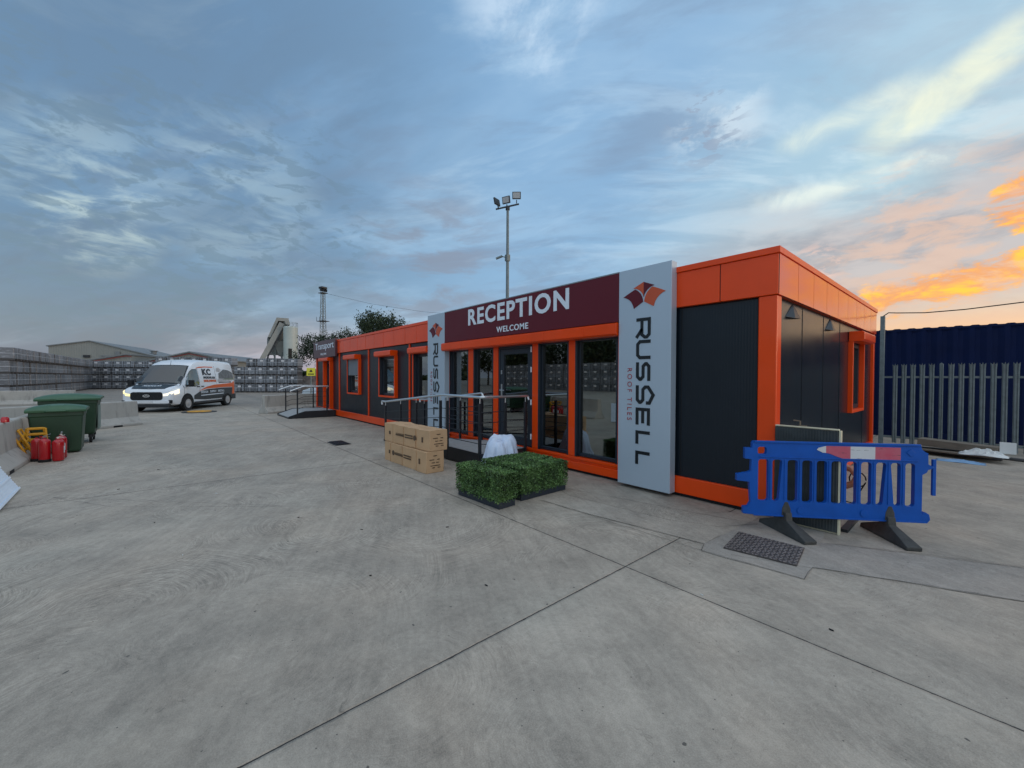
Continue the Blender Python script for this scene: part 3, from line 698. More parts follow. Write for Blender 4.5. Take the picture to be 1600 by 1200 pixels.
def window(x0, x1, z0, z1, blind=None, shut=0, boxtop=2.335, box=True, name='window'):
    """orange projecting surround + dark frame + pane (+ shutter housing)"""
    q = MB()
    q.box(x0, x0 + .05, -.055, .14, z0 - .05, z1); q.box(x1 - .05, x1, -.055, .14, z0 - .05, z1)
    q.box(x0 + .05, x1 - .05, -.055, .14, z0 - .05, z0)
    wn = q.build(name, M_ord, B, bevel=.005)
    q = MB(); a, c = x0 + .052, x1 - .052
    fw = .075
    q.box(a, a + fw, .055, .12, z0 + .002, z1); q.box(c - fw, c, .055, .12, z0 + .002, z1)
    q.box(a + fw, c - fw, .055, .12, z0 + .002, z0 + fw); q.box(a + fw, c - fw, .055, .12, z1 - fw, z1)
    q.box(a + fw + .3, a + fw + .36, .06, .115, z0 + fw, z1 - fw) if blind == 'split' else None
    q.build('frame', M_fr, wn, bevel=.004)
    q = MB(); q.box(a + fw - .01, c - fw + .01, .085, .093, z0 + fw - .01, z1 - fw + .01); q.build('pane', M_gs, wn)
    # guide rails of the roller shutter
    q = MB(); q.box(a, a + .03, -.04, .05, z0 + .002, z1); q.build('guide_rail', M_fr, wn)
    q = MB(); q.box(c - .03, c, -.04, .05, z0 + .002, z1); q.build('guide_rail', M_fr, wn)
    if box:
        q = MB(); q.yz([(-.20, z1 + .03), (-.17, z1), (.04, z1), (.04, boxtop), (-.17, boxtop), (-.20, boxtop - .025)], x0 - .005, x1 + .005)
        q.build('shutter_housing', M_or, wn, bevel=.006)
    if shut:
        q = MB(); n = 14; zb = z1 - shut
        for k in range(n):
            e = zb + shut * k / n; q.box(a + .03, c - .03, -.028, -.018, e + .006, e + shut / n - .006)
        q.box(a + .03, c - .03, -.022, -.016, zb, z1)
        q.build('roller_shutter', M_sh, wn)
    if blind:
        q = MB(); q.box(a + .32, c - .05, .20, .21, z0 + .02, z1); q.build('blind', M_bld, wn)
    return wn
window(W[0][0], W[0][1], WZ0, WZ1, blind=True, shut=.56)
window(W[1][0], W[1][1], WZ0, WZ1, blind=True)
window(W[2][0], W[2][1], WZ0, WZ1)

# side window (in the end wall, faces +x)
q = MB(); sy0, sy1, sz0, sz1 = 3.88, 4.93, .98, 2.2
q.box(-.14, .022, sy0, sy0 + .05, sz0 - .02, sz1); q.box(-.14, .022, sy1 - .05, sy1, sz0 - .02, sz1); q.box(-.14, .022, sy0 + .05, sy1 - .05, sz0 - .02, sz0 + .03)
sw = q.build('window', M_ord, B, bevel=.005)
q = MB(); q.box(-.12, -.055, sy0 + .052, sy0 + .13, sz0 + .032, sz1); q.box(-.12, -.055, sy1 - .13, sy1 - .052, sz0 + .032, sz1)
q.box(-.12, -.055, sy0 + .13, sy1 - .13, sz0 + .032, sz0 + .11); q.box(-.12, -.055, sy0 + .13, sy1 - .13, sz1 - .08, sz1); q.build('frame', M_fr, sw)
q = MB(); q.box(-.095, -.087, sy0 + .12, sy1 - .12, sz0 + .10, sz1 - .07); q.build('pane', M_gs, sw)
q = MB(); q.prism([(.17, sz1 + .03), (.14, sz1), (-.04, sz1), (-.04, 2.37), (.14, 2.37), (.17, 2.345)], lambda u, v: (u, sy0 - .005, v), lambda u, v: (u, sy1 + .005, v))
q.build('shutter_housing', M_or, sw, bevel=.006)
# extract-fan hoods: shallow pitched cowls
for y in (.76, 2.62):
    q = MB(); A_, B_, C_, D_, E_ = [q.b.verts.new(p) for p in ((-.044, y - .31, 2.285), (-.044, y + .31, 2.315), (-.040, y - .05, 2.465), (.018, y - .16, 2.272), (.010, y + .02, 2.285))]
    q.f([A_, C_, D_]); q.f([D_, C_, E_]); q.f([E_, C_, B_]); q.f([A_, D_, E_, B_]); q.f([A_, B_, C_])
    q.build('vent_hood', M_dm, B, bevel=.003)
for y in (1.158, 2.21, 3.24, 5.2):
    q = MB(); q.box(-.046, -.040, y - .018, y + .018, .264, 2.46); q.build('joint_cover', M_sw, B)
q = MB(); q.box(-.12, -.052, .16, 5.98, 2.461, 2.52); q.box(XL + .13, -.13, .06, .12, 2.461, 2.52); q.build('leak_blocker', M_dk, B)  # added dark strips that block sky leaking through the gap under the fascia

# reception glazing
posts = [(-6.94, -6.73), (-5.96, -5.77), (-5.06, -4.91), (-3.90, -3.75), (-3.02, -2.88), (-2.05, -1.985)]
for a, c in posts:
    q = MB(); q.box(a, c, .002, .125, .262, 2.20); q.build('glazing_post', M_or, B, bevel=.008)
q = MB(); q.box(-6.94, -1.99, .03, .13, 2.205, 2.46); q.build('glazing_header', M_fr, B)
def pane(x0, x1, z0=.262, z1=2.2, door=False):
    fw = .10 if door else .06
    q = MB(); y0, y1 = (.03, .10) if door else (.06, .12)
    if door:
        q.box(x0, x0 + .05, .02, .12, z0, z1); q.box(x1 - .05, x1, .02, .12, z0, z1); q.box(x0 + .05, x1 - .05, .02, .12, z1 - .09, z1)
        x0 += .052; x1 -= .052; z1 -= .093
    q.box(x0, x0 + fw, y0, y1, z0 + .004, z1); q.box(x1 - fw, x1, y0, y1, z0 + .004, z1)
    q.box(x0 + fw, x1 - fw, y0, y1, z0 + .004, z0 + fw * (1.6 if door else 1)); q.box(x0 + fw, x1 - fw, y0, y1, z1 - fw, z1)
    fr = q.build('glazed_door' if door else 'window', M_fr, B, bevel=.005)
    q = MB(); yg = (y0 + y1) / 2
    q.box(x0 + fw - .01, x1 - fw + .01, yg - .004, yg + .004, z0 + fw * (1.6 if door else 1) - .01, z1 - fw + .01); q.build('pane', M_gs, fr)
    if door:
        q = MB(); hx = x0 + .05
        q.box(hx - .018, hx + .018, y0 - .012, y0, 1.14, 1.42); q.tube([(hx, y0 - .006, 1.30), (hx, y0 - .055, 1.30), (hx + .13, y0 - .06, 1.30)], .011, 8); q.build('handle', M_st, fr, smooth=True)
        q = MB(); q.box(hx - .015, hx + .015, y0 - .016, y0, 1.62, 1.70); q.build('lock', M_st, fr)
    else:   # shutter guide rails, dark
        for ga, gb in ((x0, x0 + .035), (x1 - .035, x1)): q = MB(); q.box(ga, gb, .005, .058, z0 + .004, z1); q.build('guide_rail', M_fr, fr)
        q = MB(); q.box(x0 + .035, x1 - .035, .02, .058, z1 - .05, z1); q.build('shutter_lath', M_fr, fr)
for (a0, a1), (b0, b1) in zip(posts, posts[1:]): pane(a1, b0, door=abs(a1 + 4.91) < .01)
# hinges of the door on the right-hand post
q = MB()
for zz in (.42, 1.05, 1.65, 2.02): q.cyl((-3.912, -.012, zz), (-3.912, -.012, zz + .1), .012, 8)
q.build('hinge', M_wl, B)
# long shutter housing over the glazing
hs = [-6.79, -5.93, -4.93, -3.42, -2.55, -1.95]
q = MB()
for a, c in zip(hs, hs[1:]): q.yz([(-.20, 2.19), (-.17, 2.165), (.03, 2.165), (.03, 2.35), (-.16, 2.35), (-.20, 2.33)], a + .002, c - .002)
q.build('shutter_housing', M_or, B, bevel=.004)
q = MB(); q.box(-17.2, XL + .16, .02, .045, .27, 2.3); q.b.free()
# transport door
q = MB(); q.box(-16.50, -16.44, -.10, .14, .262, 2.2); q.box(-15.64, -15.58, -.10, .14, .262, 2.2)
td = q.build('door_surround', M_ord, B, bevel=.005)
q = MB(); q.box(-16.43, -16.33, .05, .12, .27, 2.19); q.box(-15.75, -15.65, .05, .12, .27, 2.19); q.box(-16.33, -15.75, .05, .12, .27, .42); q.box(-16.33, -15.75, .05, .12, 2.08, 2.19)
q.build('frame', M_fr, td)
q = MB(); q.box(-16.34, -15.74, .08, .09, .41, 2.09); q.build('pane', M_gs, td)
q = MB(); q.yz([(-.20, 2.23), (-.17, 2.2), (.04, 2.2), (.04, 2.335), (-.17, 2.335), (-.20, 2.31)], -16.84, -15.55); q.build('shutter_housing', M_or, td, bevel=.006)
q = MB(); q.lathe([(.045, -.02), (.045, .0), (.03, .01)], (-16.62, .03, 1.55), 12, 'y'); q.build('door_bell', M_wl, B)

# ---------------------------------------------------------------- signs
T = lambda u, v, y: (u, y, v)
def panel_sign(x0, x1, label):
    s = thing('logo_sign', label, 'sign', ((x0 + x1) / 2, -.15, .05))
    ox, oy, oz = (x0 + x1) / 2, -.15, .05
    q = MB(); q.box(x0 - ox, x1 - ox, .0, .135, 0, 3.07 - oz); q.build('board', M_si, s, bevel=.004)
    # all lettering in board coordinates: X along the board, Z up
    cx = x0 + .396     # logo centre
    dx_ = cx + 1.539 - ox; F0 = lambda u, v: (u + dx_, -.006, v - oz); F1 = lambda u, v: (u + dx_, -.0005, v - oz)
    # vertical word: reading down, letter tops to the right
    h = .217; bx = -1.647; sw_ = .044; k = sw_ / 2
    def G(zt, paths):
        for p in paths: q.stroke([(bx + v, zt - u) for u, v in p], sw_, F0, F1)
    q = MB()
    w1 = .285; c = .035
    G(2.373, [[(k, 0), (k, h - k), (w1 - k - c, h - k), (w1 - k, h - k - c), (w1 - k, .095 + c), (w1 - k - c, .085), (k * 2, .085)], [(w1 * .52, .09), (w1 - k * .8, .0)]])
    w2 = .262
    G(2.072, [[(k, h), (k, k + c), (k + c, k), (w2 - k - c, k), (w2 - k, k + c), (w2 - k, h)]])
    w3 = .255; mz = h / 2
    low = [(k, mz + c), (k + c, mz), (w3 - k - c, mz), (w3 - k, mz - c), (w3 - k, k + c), (w3 - k - c, k), (0, k)]
    G(1.769, [[(w3, h - k), (k + c, h - k), (k, h - k - c)] + low])
    G(1.452, [[(w3 * .93, h * .72), (w3 * .93, h * .95), (w3 * .50, h + .045), (k, h * .86)] + low])
    w4 = .235
    G(1.145, [[(w4, h - k), (k, h - k), (k, k), (w4, k)], [(k * 2, mz), (w4 * .9, mz)]])
    w5 = .185
    G(.829, [[(k, h), (k, k), (w5, k)]]); G(.548, [[(k, h), (k, k), (w5, k)]])
    q.build('lettering', M_bl, s)
    lettering('ROOF TILES', lambda u, v: (F0(-1.782 + .070 * v, 1.689 - .727 * u), F1(-1.782 + .070 * v, 1.689 - .727 * u)), M_rd, s, -.008, 'lettering', 1.45)
    # roof-tile emblem
    def curve(a, m_, b_, n=7): return [tuple((1 - t_) ** 2 * a[i] + 2 * t_ * (1 - t_) * m_[i] + t_ ** 2 * b_[i] for i in (0, 1)) for t_ in [j / n for j in range(n + 1)]]
    C0 = -1.539
    def wing(sg):
        f = lambda u, v: (C0 + sg * u, v)
        p = curve(f(.320, 2.690), f(.215, 2.745), f(.130, 2.776)) + curve(f(.130, 2.776), f(.020, 2.720), f(.008, 2.592))[1:] + [f(.150, 2.512)] + curve(f(.150, 2.512), f(.180, 2.655), f(.320, 2.690))[1:-1]
        return p
    def top(sg):
        f = lambda u, v: (C0 + sg * u, v)
        return [f(.001, 2.860), f(.160, 2.793)] + curve(f(.118, 2.783), f(.020, 2.745), f(.001, 2.655))
    q = MB(); q.prism(wing(1), F0, F1); q.prism(top(-1), F0, F1); q.build('emblem', M_lo, s)
    q = MB(); q.prism(wing(-1), F0, F1); q.prism(top(1), F0, F1); q.build('emblem', M_ma, s)
    return s
panel_sign(-1.935, -1.141, 'tall silver sign right of the reception windows, nearer of the two silver boards')
panel_sign(-7.509, -6.713, 'tall silver sign left of the reception windows, half hidden behind the ramp rails')
s = thing('reception_sign', 'wide maroon sign reading RECEPTION WELCOME above the glazed front', 'sign', (-4.32, -.15, 2.36))
q = MB(); q.box(-6.711 + 4.32, -1.937 + 4.32, .0, .135, 0, .695); q.build('board', M_ma, s, bevel=.003)
q = MB(); q.box(-6.711 + 4.32, -1.937 + 4.32, -.003, .137, .695, .712); q.build('top_trim', M_sie, s)
flat_text('RECEPTION', -5.735 + 4.32, -2.88 + 4.32, .30, .648, -.0005, M_wl, s, .028, .006, 1.14)
flat_text('WELCOME', -4.76 + 4.32, -3.845 + 4.32, .072, .186, -.0005, M_wl, s, .016, .006, 1.12)
s = thing('transport_sign', 'maroon sign reading Transport above the far door', 'sign', (-16.37, -.10, 2.36))
q = MB(); q.box(-17.88 + 16.37, -14.87 + 16.37, 0, .085, 0, .70); q.build('board', pm('maroon_panel_faded', (.085, .030, .040), .35, var=.05), s, bevel=.003)
flat_text('Transport', -17.57 + 16.37, -15.05 + 16.37, .26, .62, -.0005, M_wl, s, .0)
flat_text('WELCOME', -16.8 + 16.37, -16.0 + 16.37, .10, .18, -.0005, M_wl, s, .0)

# ---------------------------------------------------------------- ramps
def rail_tube(q, pts, r=.024):
    # round off the corners a little
    out = [Vector(pts[0])]
    for i in range(1, len(pts) - 1):
        a, p, c = Vector(pts[i - 1]), Vector(pts[i]), Vector(pts[i + 1]); k = min(.06, (p - a).length / 3, (c - p).length / 3)
        p0 = p + (a - p).normalized() * k; p1 = p + (c - p).normalized() * k
        for t_ in (0, .33, .67, 1): out.append(p0 * (1 - t_) ** 2 + p * 2 * t_ * (1 - t_) + p1 * t_ ** 2)
    out.append(Vector(pts[-1])); q.tube(out, r, 10)
A = thing('access_ramp', 'black framed access ramp with stainless handrails up to the reception door', 'ramp')
DZ = .25
q = MB(); q.box(-5.30, -4.02, -1.05, -.03, DZ - .03, DZ); q.hexa([(-8.0, -1.05, 0), (-5.302, -1.05, DZ - .035), (-5.302, -.12, DZ - .035), (-8.0, -.12, 0), (-8.0, -1.05, .02), (-5.302, -1.05, DZ), (-5.302, -.12, DZ), (-8.0, -.12, .02)])
q.build('deck', M_gr, A)
q = MB(); q.box(-5.3, -4.0, -1.075, -1.053, .02, DZ + .005); q.box(-4.018, -3.998, -1.05, -.03, .02, DZ + .005)
q.hexa([(-8.0, -1.075, 0), (-5.302, -1.075, .02), (-5.302, -1.053, .02), (-8.0, -1.053, 0), (-8.0, -1.075, .05), (-5.302, -1.075, DZ + .03), (-5.302, -1.053, DZ + .03), (-8.0, -1.053, .05)])
q.build('side_frame', M_dm, A)
def slope(x): return 0 if x < -8 else min(DZ, DZ * (x + 8.0) / 2.7)
def post(x, y, top=.90, par=A, z0=0):
    q = MB(); z = slope(x) if par is A else DZ
    q.box(x - .022, x + .022, y - .022, y + .022, z0, z + top - .04); o = q.build('post', M_dm, par, bevel=.003)
    q = MB(); q.cyl((x, y, z + top - .04), (x, y, z + top + .05), .008, 8); q.build('stem', M_st, o)
OP = [-7.92, -7.1, -6.35, -5.35, -5.10, -4.06]
for x in OP: post(x, -1.06)
for x, y in ((-3.99, -.56), (-3.99, -.08)): post(x, y)
for x in (-7.75, -6.9, -6.1, -5.3): post(x, -.115)
q = MB(); rail_tube(q, [(-8.12, -1.06, .88), (-8.14, -1.06, .96), (-7.9, -1.06, .96), (-5.30, -1.06, 1.215), (-4.0, -1.06, 1.215), (-3.99, -.02, 1.215), (-3.96, -.02, 1.14)]); q.build('handrail', M_st, A, smooth=True)
q = MB(); rail_tube(q, [(-7.95, -.12, .91), (-7.97, -.12, .985), (-7.7, -.12, .99), (-5.28, -.12, 1.225), (-5.22, -.12, 1.15)]); q.build('handrail', M_st, A, smooth=True)
for k in range(4):
    dz = .17 + .18 * k
    q = MB(); q.tube([(-7.92, -1.06, slope(-7.92) + dz), (-5.30, -1.06, DZ + dz), (-4.06, -1.06, DZ + dz), (-3.99, -1.0, DZ + dz), (-3.99, -.06, DZ + dz)], .007, 6); q.build('infill_rail', M_dm, A)
    q = MB(); q.tube([(-7.75, -.115, slope(-7.75) + dz), (-5.3, -.115, DZ + dz)], .007, 6); q.build('infill_rail', M_dm, A)
A2 = thing('entrance_platform', 'small black entrance platform with curved steel handrails at the Transport door', 'platform')
q = MB(); q.box(-17.0, -15.12, -1.12, -.02, .21, .245); q.hexa([(-17.0, -1.65, 0), (-15.12, -1.65, 0), (-15.12, -1.122, .2), (-17.0, -1.122, .2), (-17.0, -1.65, .06), (-15.12, -1.65, .06), (-15.12, -1.122, .245), (-17.0, -1.122, .245)])
q.build('deck', M_gr, A2)
q = MB(); q.yz([(-1.68, 0), (-.02, 0), (-.02, .26), (-1.13, .26), (-1.68, .08)], -15.118, -15.08); q.yz([(-1.68, 0), (-.02, 0), (-.02, .26), (-1.13, .26), (-1.68, .08)], -17.04, -17.002)
q.box(-17.0, -15.12, -1.68, -1.652, 0, .05); q.build('side_frame', M_dm, A2)
for X in (-15.1, -17.02):
    for y in (-1.38, -.34): post(X, y, .86 if y < -1 else .90, A2)
    q = MB(); rail_tube(q, [(X, -1.58, .97), (X, -1.62, 1.02), (X, -1.55, 1.05), (X, -1.18, 1.19), (X, -.28, 1.19)]); q.build('handrail', M_st, A2, smooth=True)
    for k in range(4):
        dz = .18 + .19 * k; q = MB(); q.tube([(X, -1.38, DZ + dz - .09), (X, -1.15, DZ + dz), (X, -.34, DZ + dz)], .008, 6); q.build('infill_rail', M_dm, A2)

# ---------------------------------------------------------------- cardboard boxes
def carton(loc, rz, L, D, Hh, label, flip, sag):
    s = thing('cardboard_box', label, 'box', loc, rz, 'long cardboard cartons by the ramp')
    q = MB(); n = 12; rings = []
    for i in range(n + 1):
        x = -L / 2 + L * i / n; zt = Hh + sag * math.sin(i * 2.3) * .35 + (sag * 1.3 if 1 < i < 4 else 0); yb = .006 * math.sin(i * 1.7)
        rings.append([(x, -D / 2 + yb, 0), (x, -D / 2 + yb * 1.6, Hh * .5), (x, -D / 2 + yb, zt), (x, 0, zt + sag * .8 * math.sin(i * 1.1 + 1)), (x, D / 2, zt), (x, D / 2 + yb, Hh * .5), (x, D / 2, 0), (x, 0, 0)])
    q.loft(rings); q.build('carton', M_cb, s, smooth=True, ang=30, bevel=.006)
    q = MB()
    for fx in ((.17, .47, .80) if flip else (.22, .47, .73)):
        x = -L / 2 + L * fx; q.box(x - .0025, x + .0025, -D / 2 - .0112, -D / 2 + .004, .004, Hh - .004)
    q.box(-L / 2 + .01, L / 2 - .01, -.003, .003, Hh + .002, Hh + .004); q.build('seam', M_tp, s)
    q = MB(); y = -D / 2 - .012; x0 = -L * .22; zc = Hh * .52
    F0 = lambda u, v: (u, y - .003, v); F1 = lambda u, v: (u, y + .006, v)
    def dash(xa, xb, za, zb):
        n_ = max(1, int((xb - xa) / .028))
        for i in range(n_):
            a = xa + (xb - xa) * i / n_; q.box(a, a + (xb - xa) / n_ * .78, y - .003, y + .01, za, zb)
    dash(x0 + .02, x0 + .33, zc - .022, zc); dash(x0 + .02, x0 + .33, zc + .012, zc + .018)
    dash(x0 + .36, x0 + .62, zc + .01, zc + .03); dash(x0 + .36, x0 + .62, zc - .032, zc - .012)
    q.lathe([(.045, -.003), (.045, .006)], (x0 + (.70 if not flip else -.05), y, zc), 14, 'y')
    q.box(-L * .37, -L * .345, y - .003, y + .01, zc - .03, zc + .03); q.box(L * .36, L * .385, y - .003, y + .01, zc - .045, zc + .04)
    xe = L / 2 + .004
    for za, ya, yb in ((.80, -.03, .04), (.62, -.10, -.01), (.62, .04, .09), (.48, -.06, .0), (.48, .02, .08), (.34, -.08, .10), (.24, -.05, .0), (.24, .05, .10)):
        n_ = int((yb - ya) / .016) + 1
        for i in range(n_):
            a = ya + (yb - ya) * i / n_; q.box(xe - .006, xe + .002, a, a + .010, Hh * za - .006, Hh * za + .006)
    q.build('lettering', M_cbd, s)
    return s
carton((-5.08, -1.79, 0), R(.5), 1.56, .33, .345, 'long brown cardboard carton on the ground beside the ramp', True, .003)
carton((-5.10, -1.75, .352), R(2.2), 1.60, .34, .335, 'long brown cardboard carton with buckled lid on top of the other carton', False, .012)

# ---------------------------------------------------------------- hedge planters
def planter(loc, rz, label, L=.83, D=.255, seed=1, h=.42):
    rr = random.Random(seed)
    s = thing('hedge_planter', label, 'planter', loc, rz, 'artificial box hedges in troughs')
    q = MB(); q.box(-L / 2, L / 2, -D / 2, D / 2, 0, .082); q.build('trough', M_pl, s, bevel=.004)
    q = MB()
    def P(u, v, w_): return Vector(((u - .5) * (L + .03), (v - .5) * (D + .05), .075 + w_ * (h - .085)))
    q.box(-L / 2 + .02, L / 2 - .02, -D / 2 + .02, D / 2 - .02, .08, h - .03)
    n_ = int(11000 * L * 1.2)
    for i in range(n_):
        u, v, w_ = rr.random(), rr.random(), rr.random() ** .9
        f = rr.random()
        if f < .40: w_ = 1 - abs(rr.gauss(0, .018))
        elif f < .62: v = abs(rr.gauss(0, .04))
        elif f < .78: v = 1 - abs(rr.gauss(0, .04))
        elif f < .89: u = abs(rr.gauss(0, .015))
        else: u = 1 - abs(rr.gauss(0, .015))
        p = P(u, v, w_) + Vector((rr.gauss(0, .004), rr.gauss(0, .004), rr.gauss(0, .003) + .005 * math.sin(u * 9 + seed) * (f < .4)))
        if w_ < .08 and rr.random() < .5: p.z -= rr.random() * .03
        a = rr.random() * 6.28; e = rr.gauss(.3, .5); L_ = rr.uniform(.013, .023); W_ = L_ * .5
        dr = Vector((math.cos(a) * math.cos(e), math.sin(a) * math.cos(e), math.sin(e))); sd = dr.cross(Vector((rr.gauss(0, 1), rr.gauss(0, 1), rr.gauss(0, 1)))).normalized() * W_
        q.f([q.b.verts.new(p), q.b.verts.new(p + dr * L_ * .5 + sd), q.b.verts.new(p + dr * L_), q.b.verts.new(p + dr * L_ * .5 - sd)])
    q.build('hedge', M_hg, s, fix=False)
    return s
planter((-2.605, -2.03, 0), R(2), 'trough of clipped green hedge lying crosswise in front of the other hedges', seed=1)
planter((-2.395, -1.31, 0), R(90), 'trough of clipped green hedge nearest the silver sign, right-hand one of the parallel three', seed=2, h=.415)
planter((-2.665, -1.32, 0), R(90.5), 'trough of clipped green hedge, middle one of the parallel three', seed=3, h=.425)
planter((-2.935, -1.30, 0), R(89), 'trough of clipped green hedge beside the plastic-draped bundle', seed=4, h=.415)

# ---------------------------------------------------------------- plastic-draped bundle
s = thing('draped_bundle', 'bundle draped in crumpled white plastic film beside the ramp landing', 'plastic bundle', (-3.76, -.86, 0)); s.scale = (.88, .88, .95)
q = MB(); rr = random.Random(5); n = 72; rings = []
prof = [(.40, .0), (.37, .05), (.33, .14), (.295, .26), (.27, .38), (.25, .48), (.225, .53), (.20, .57), (.16, .60), (.09, .62), (.02, .625)]
ph = [rr.uniform(0, 6.28) for _ in range(8)]
for j, (r, z) in enumerate(prof):
    ring = []
    for k in range(n):
        a = 2 * math.pi * k / n; h_ = z / .63
        pleat = abs(math.sin(a * 4.5 + ph[0] + .8 * math.sin(a * 2 + ph[1]) + h_ * 1.2)) * .26 + abs(math.sin(a * 8.5 + ph[2] + h_ * 2.2)) * .14 + abs(math.sin(a * 15.5 + ph[3] + h_ * 4)) * .07 - .22
        lobes = .16 * math.sin(a * 2 + ph[4]) + .09 * math.sin(a * 3 + ph[5])
        rad = r * (1 + pleat * max(.25, 1 - h_ * .75) + lobes * h_ + rr.gauss(0, .014))
        zz = z * (1 - .13 * max(0, math.sin(a + 2.4)) * h_) + .05 * max(0, math.sin(a * 2 + ph[6])) * h_ * (1 if j < 9 else 0) + rr.gauss(0, .004)
        ring.append((rad * math.cos(a) * 1.08 + .05 * h_, rad * math.sin(a) * .95, max(.002, zz)))
    rings.append(ring)
q.loft(rings); q.build('film', M_wb, s, smooth=True, ang=38)
q = MB(); rings = []
for j in range(9):
    x = .25 + j * .07; r = .10 * (1 - abs(j - 4) / 6)
    rings.append([(x + .02 * math.sin(k), .30 + j * .045 + r * 1.6 * math.cos(2 * math.pi * k / 12), max(.0, r * .9 * math.sin(2 * math.pi * k / 12) * (1 + .3 * math.sin(k * 3 + j)) + .03)) for k in range(12)])
q.loft(rings); q.build('film_tail', M_wb, s, smooth=True, ang=80)

# ---------------------------------------------------------------- blue barrier
BA = thing('barrier', 'blue plastic pedestrian barrier with a red and white strip and black feet', 'barrier', (.19, -.38, 0), math.atan2(.62, .70))
def rrect(x0, x1, z0, z1, r=.028, n=4):
    P = []
    for cx, cz, a0 in ((x1 - r, z1 - r, 0), (x0 + r, z1 - r, 90), (x0 + r, z0 + r, 180), (x1 - r, z0 + r, 270)):
        for i in range(n + 1): a = R(a0 + 90 * i / n); P.append((cx + r * math.cos(a), cz + r * math.sin(a)))
    return P
def holed(q, outer, holes, y0, y1):
    """extruded plate with holes, by filling the outline and holes with triangles"""
    b = q.b; loops = []
    ev = []
    for lp in [outer] + holes:
        vs = [b.verts.new((u, y0, v)) for u, v in lp]; ed = [b.edges.new((vs[i], vs[(i + 1) % len(vs)])) for i in range(len(vs))]
        ev += ed
    res = bmesh.ops.triangle_fill(b, use_beauty=True, use_dissolve=False, edges=ev)
    fs = [f for f in res['geom'] if isinstance(f, bmesh.types.BMFace)]
    ex = bmesh.ops.extrude_face_region(b, geom=fs)
    for v in ex['geom']:
        if isinstance(v, bmesh.types.BMVert): v.co.y = y1
outer = [(-.29, .92), (-.305, .90), (-.305, .85), (-.375, .85), (-.375, .74), (-.312, .735), (-.315, .615), (-.345, .60), (-.45, .58), (-.45, .515), (-.33, .505),
         (-.315, .30), (-.34, .255), (-.385, .25), (-.385, .18), (-.05, .165), (.018, .165), (.09, .165), (.87, .165), (.948, .165), (1.03, .165), (1.27, .165), (1.295, .20), (1.285, .25), (1.255, .27), (1.222, .25),
         (1.222, .63), (1.26, .655), (1.27, .68), (1.305, .69), (1.305, .715), (1.272, .735), (1.268, .84), (1.245, .85), (1.215, .875), (1.205, .92)]
sl_x = [(-.248, -.151), (-.115, -.025), (.025, .118), (.16, .252), (.293, .386), (.425, .519), (.561, .65), (.69, .78), (.822, .91), (.95, 1.035), (1.076, 1.158)]
holes = [rrect(-.254, -.172, .79, .862, .02)]
for i, (a, c) in enumerate(sl_x):
    h = rrect(a, c, .318, .738)
    if i in (1, 8): h = [(u - (.0 if v > .42 else .0) - (.035 * (1 - (v - .318) / .14) if (u > (a + c) / 2 and v < .45) else 0), v) for u, v in h]
    if i in (9,): h = [(u + (.035 * (1 - (v - .318) / .14) if (u < (a + c) / 2 and v < .45) else 0), v) for u, v in h]
    if i in (3, 7): h = [(u, v) for u, v in rrect(a, c, .318, .738)]; h = [p for p in h if not (p[0] < (a + c) / 2 and p[1] > .7)] if False else h
    holes.append(h)
q = MB(); holed(q, outer, holes, -.022, .022)
q.build('panel', M_bb, BA, bevel=.005, seg=2)
q = MB(); q.box(-.29, 1.20, -.032, -.0225, .905, .925); q.box(-.24, 1.18, -.030, -.0225, .757, .768); q.box(-.29, 1.25, -.030, -.0225, .166, .180)
for x in (.15, .72): q.lathe([(.036, -.030), (.028, -.0225)], (x, 0, .235), 16, 'y')
q.lathe([(.04, -.028), (.034, -.0225)], (1.12, 0, .84), 4, 'y')
for a, c in zip(sl_x, sl_x[1:]): q.box((a[1] + c[0]) / 2 - .006, (a[1] + c[0]) / 2 + .006, -.028, -.0225, .33, .74)
q.build('ribs', M_bb, BA, bevel=.003)
q = MB(); q.tube([(1.30, 0, .702), (1.325, 0, .702)], .014, 8); q.box(1.318, 1.348, -.012, .012, .43, .78); q.build('hook', M_bb, BA, bevel=.004)
q = MB(); q.xz([(.288, .848), (.305, .868), (.372, .888), (1.03, .888), (1.03, .768), (.52, .768), (.46, .79), (.40, .815), (.34, .822), (.31, .838)], -.0255, -.0230)
q.build('reflective_strip', M_tape, BA)
for x, a in ((.018, R(-36 - 41.5)), (.948, R(-50 - 41.5))):
    q = MB()
    pts = [(-.30, 0), (.32, 0), (.325, .035), (.06, .14), (.05, .215), (-.05, .215), (-.055, .14), (-.29, .045)]
    ca, sa = math.cos(a), math.sin(a)
    # a splayed foot: wide flat ends, narrow over the middle
    def wdt(u): return .028 + .035 * min(1, abs(u) / .3)
    f0 = lambda u, v: (x + u * ca + wdt(u) * sa, u * sa - wdt(u) * ca, v); f1 = lambda u, v: (x + u * ca - wdt(u) * sa, u * sa + wdt(u) * ca, v)
    q.prism(pts, f0, f1)
    q.xz([(x - .045, .165), (x + .045, .165), (x + .04, .25), (x + .015, .315), (x - .015, .315), (x - .04, .25)], -.027, .027)
    q.build('foot', M_rb, BA, bevel=.007)

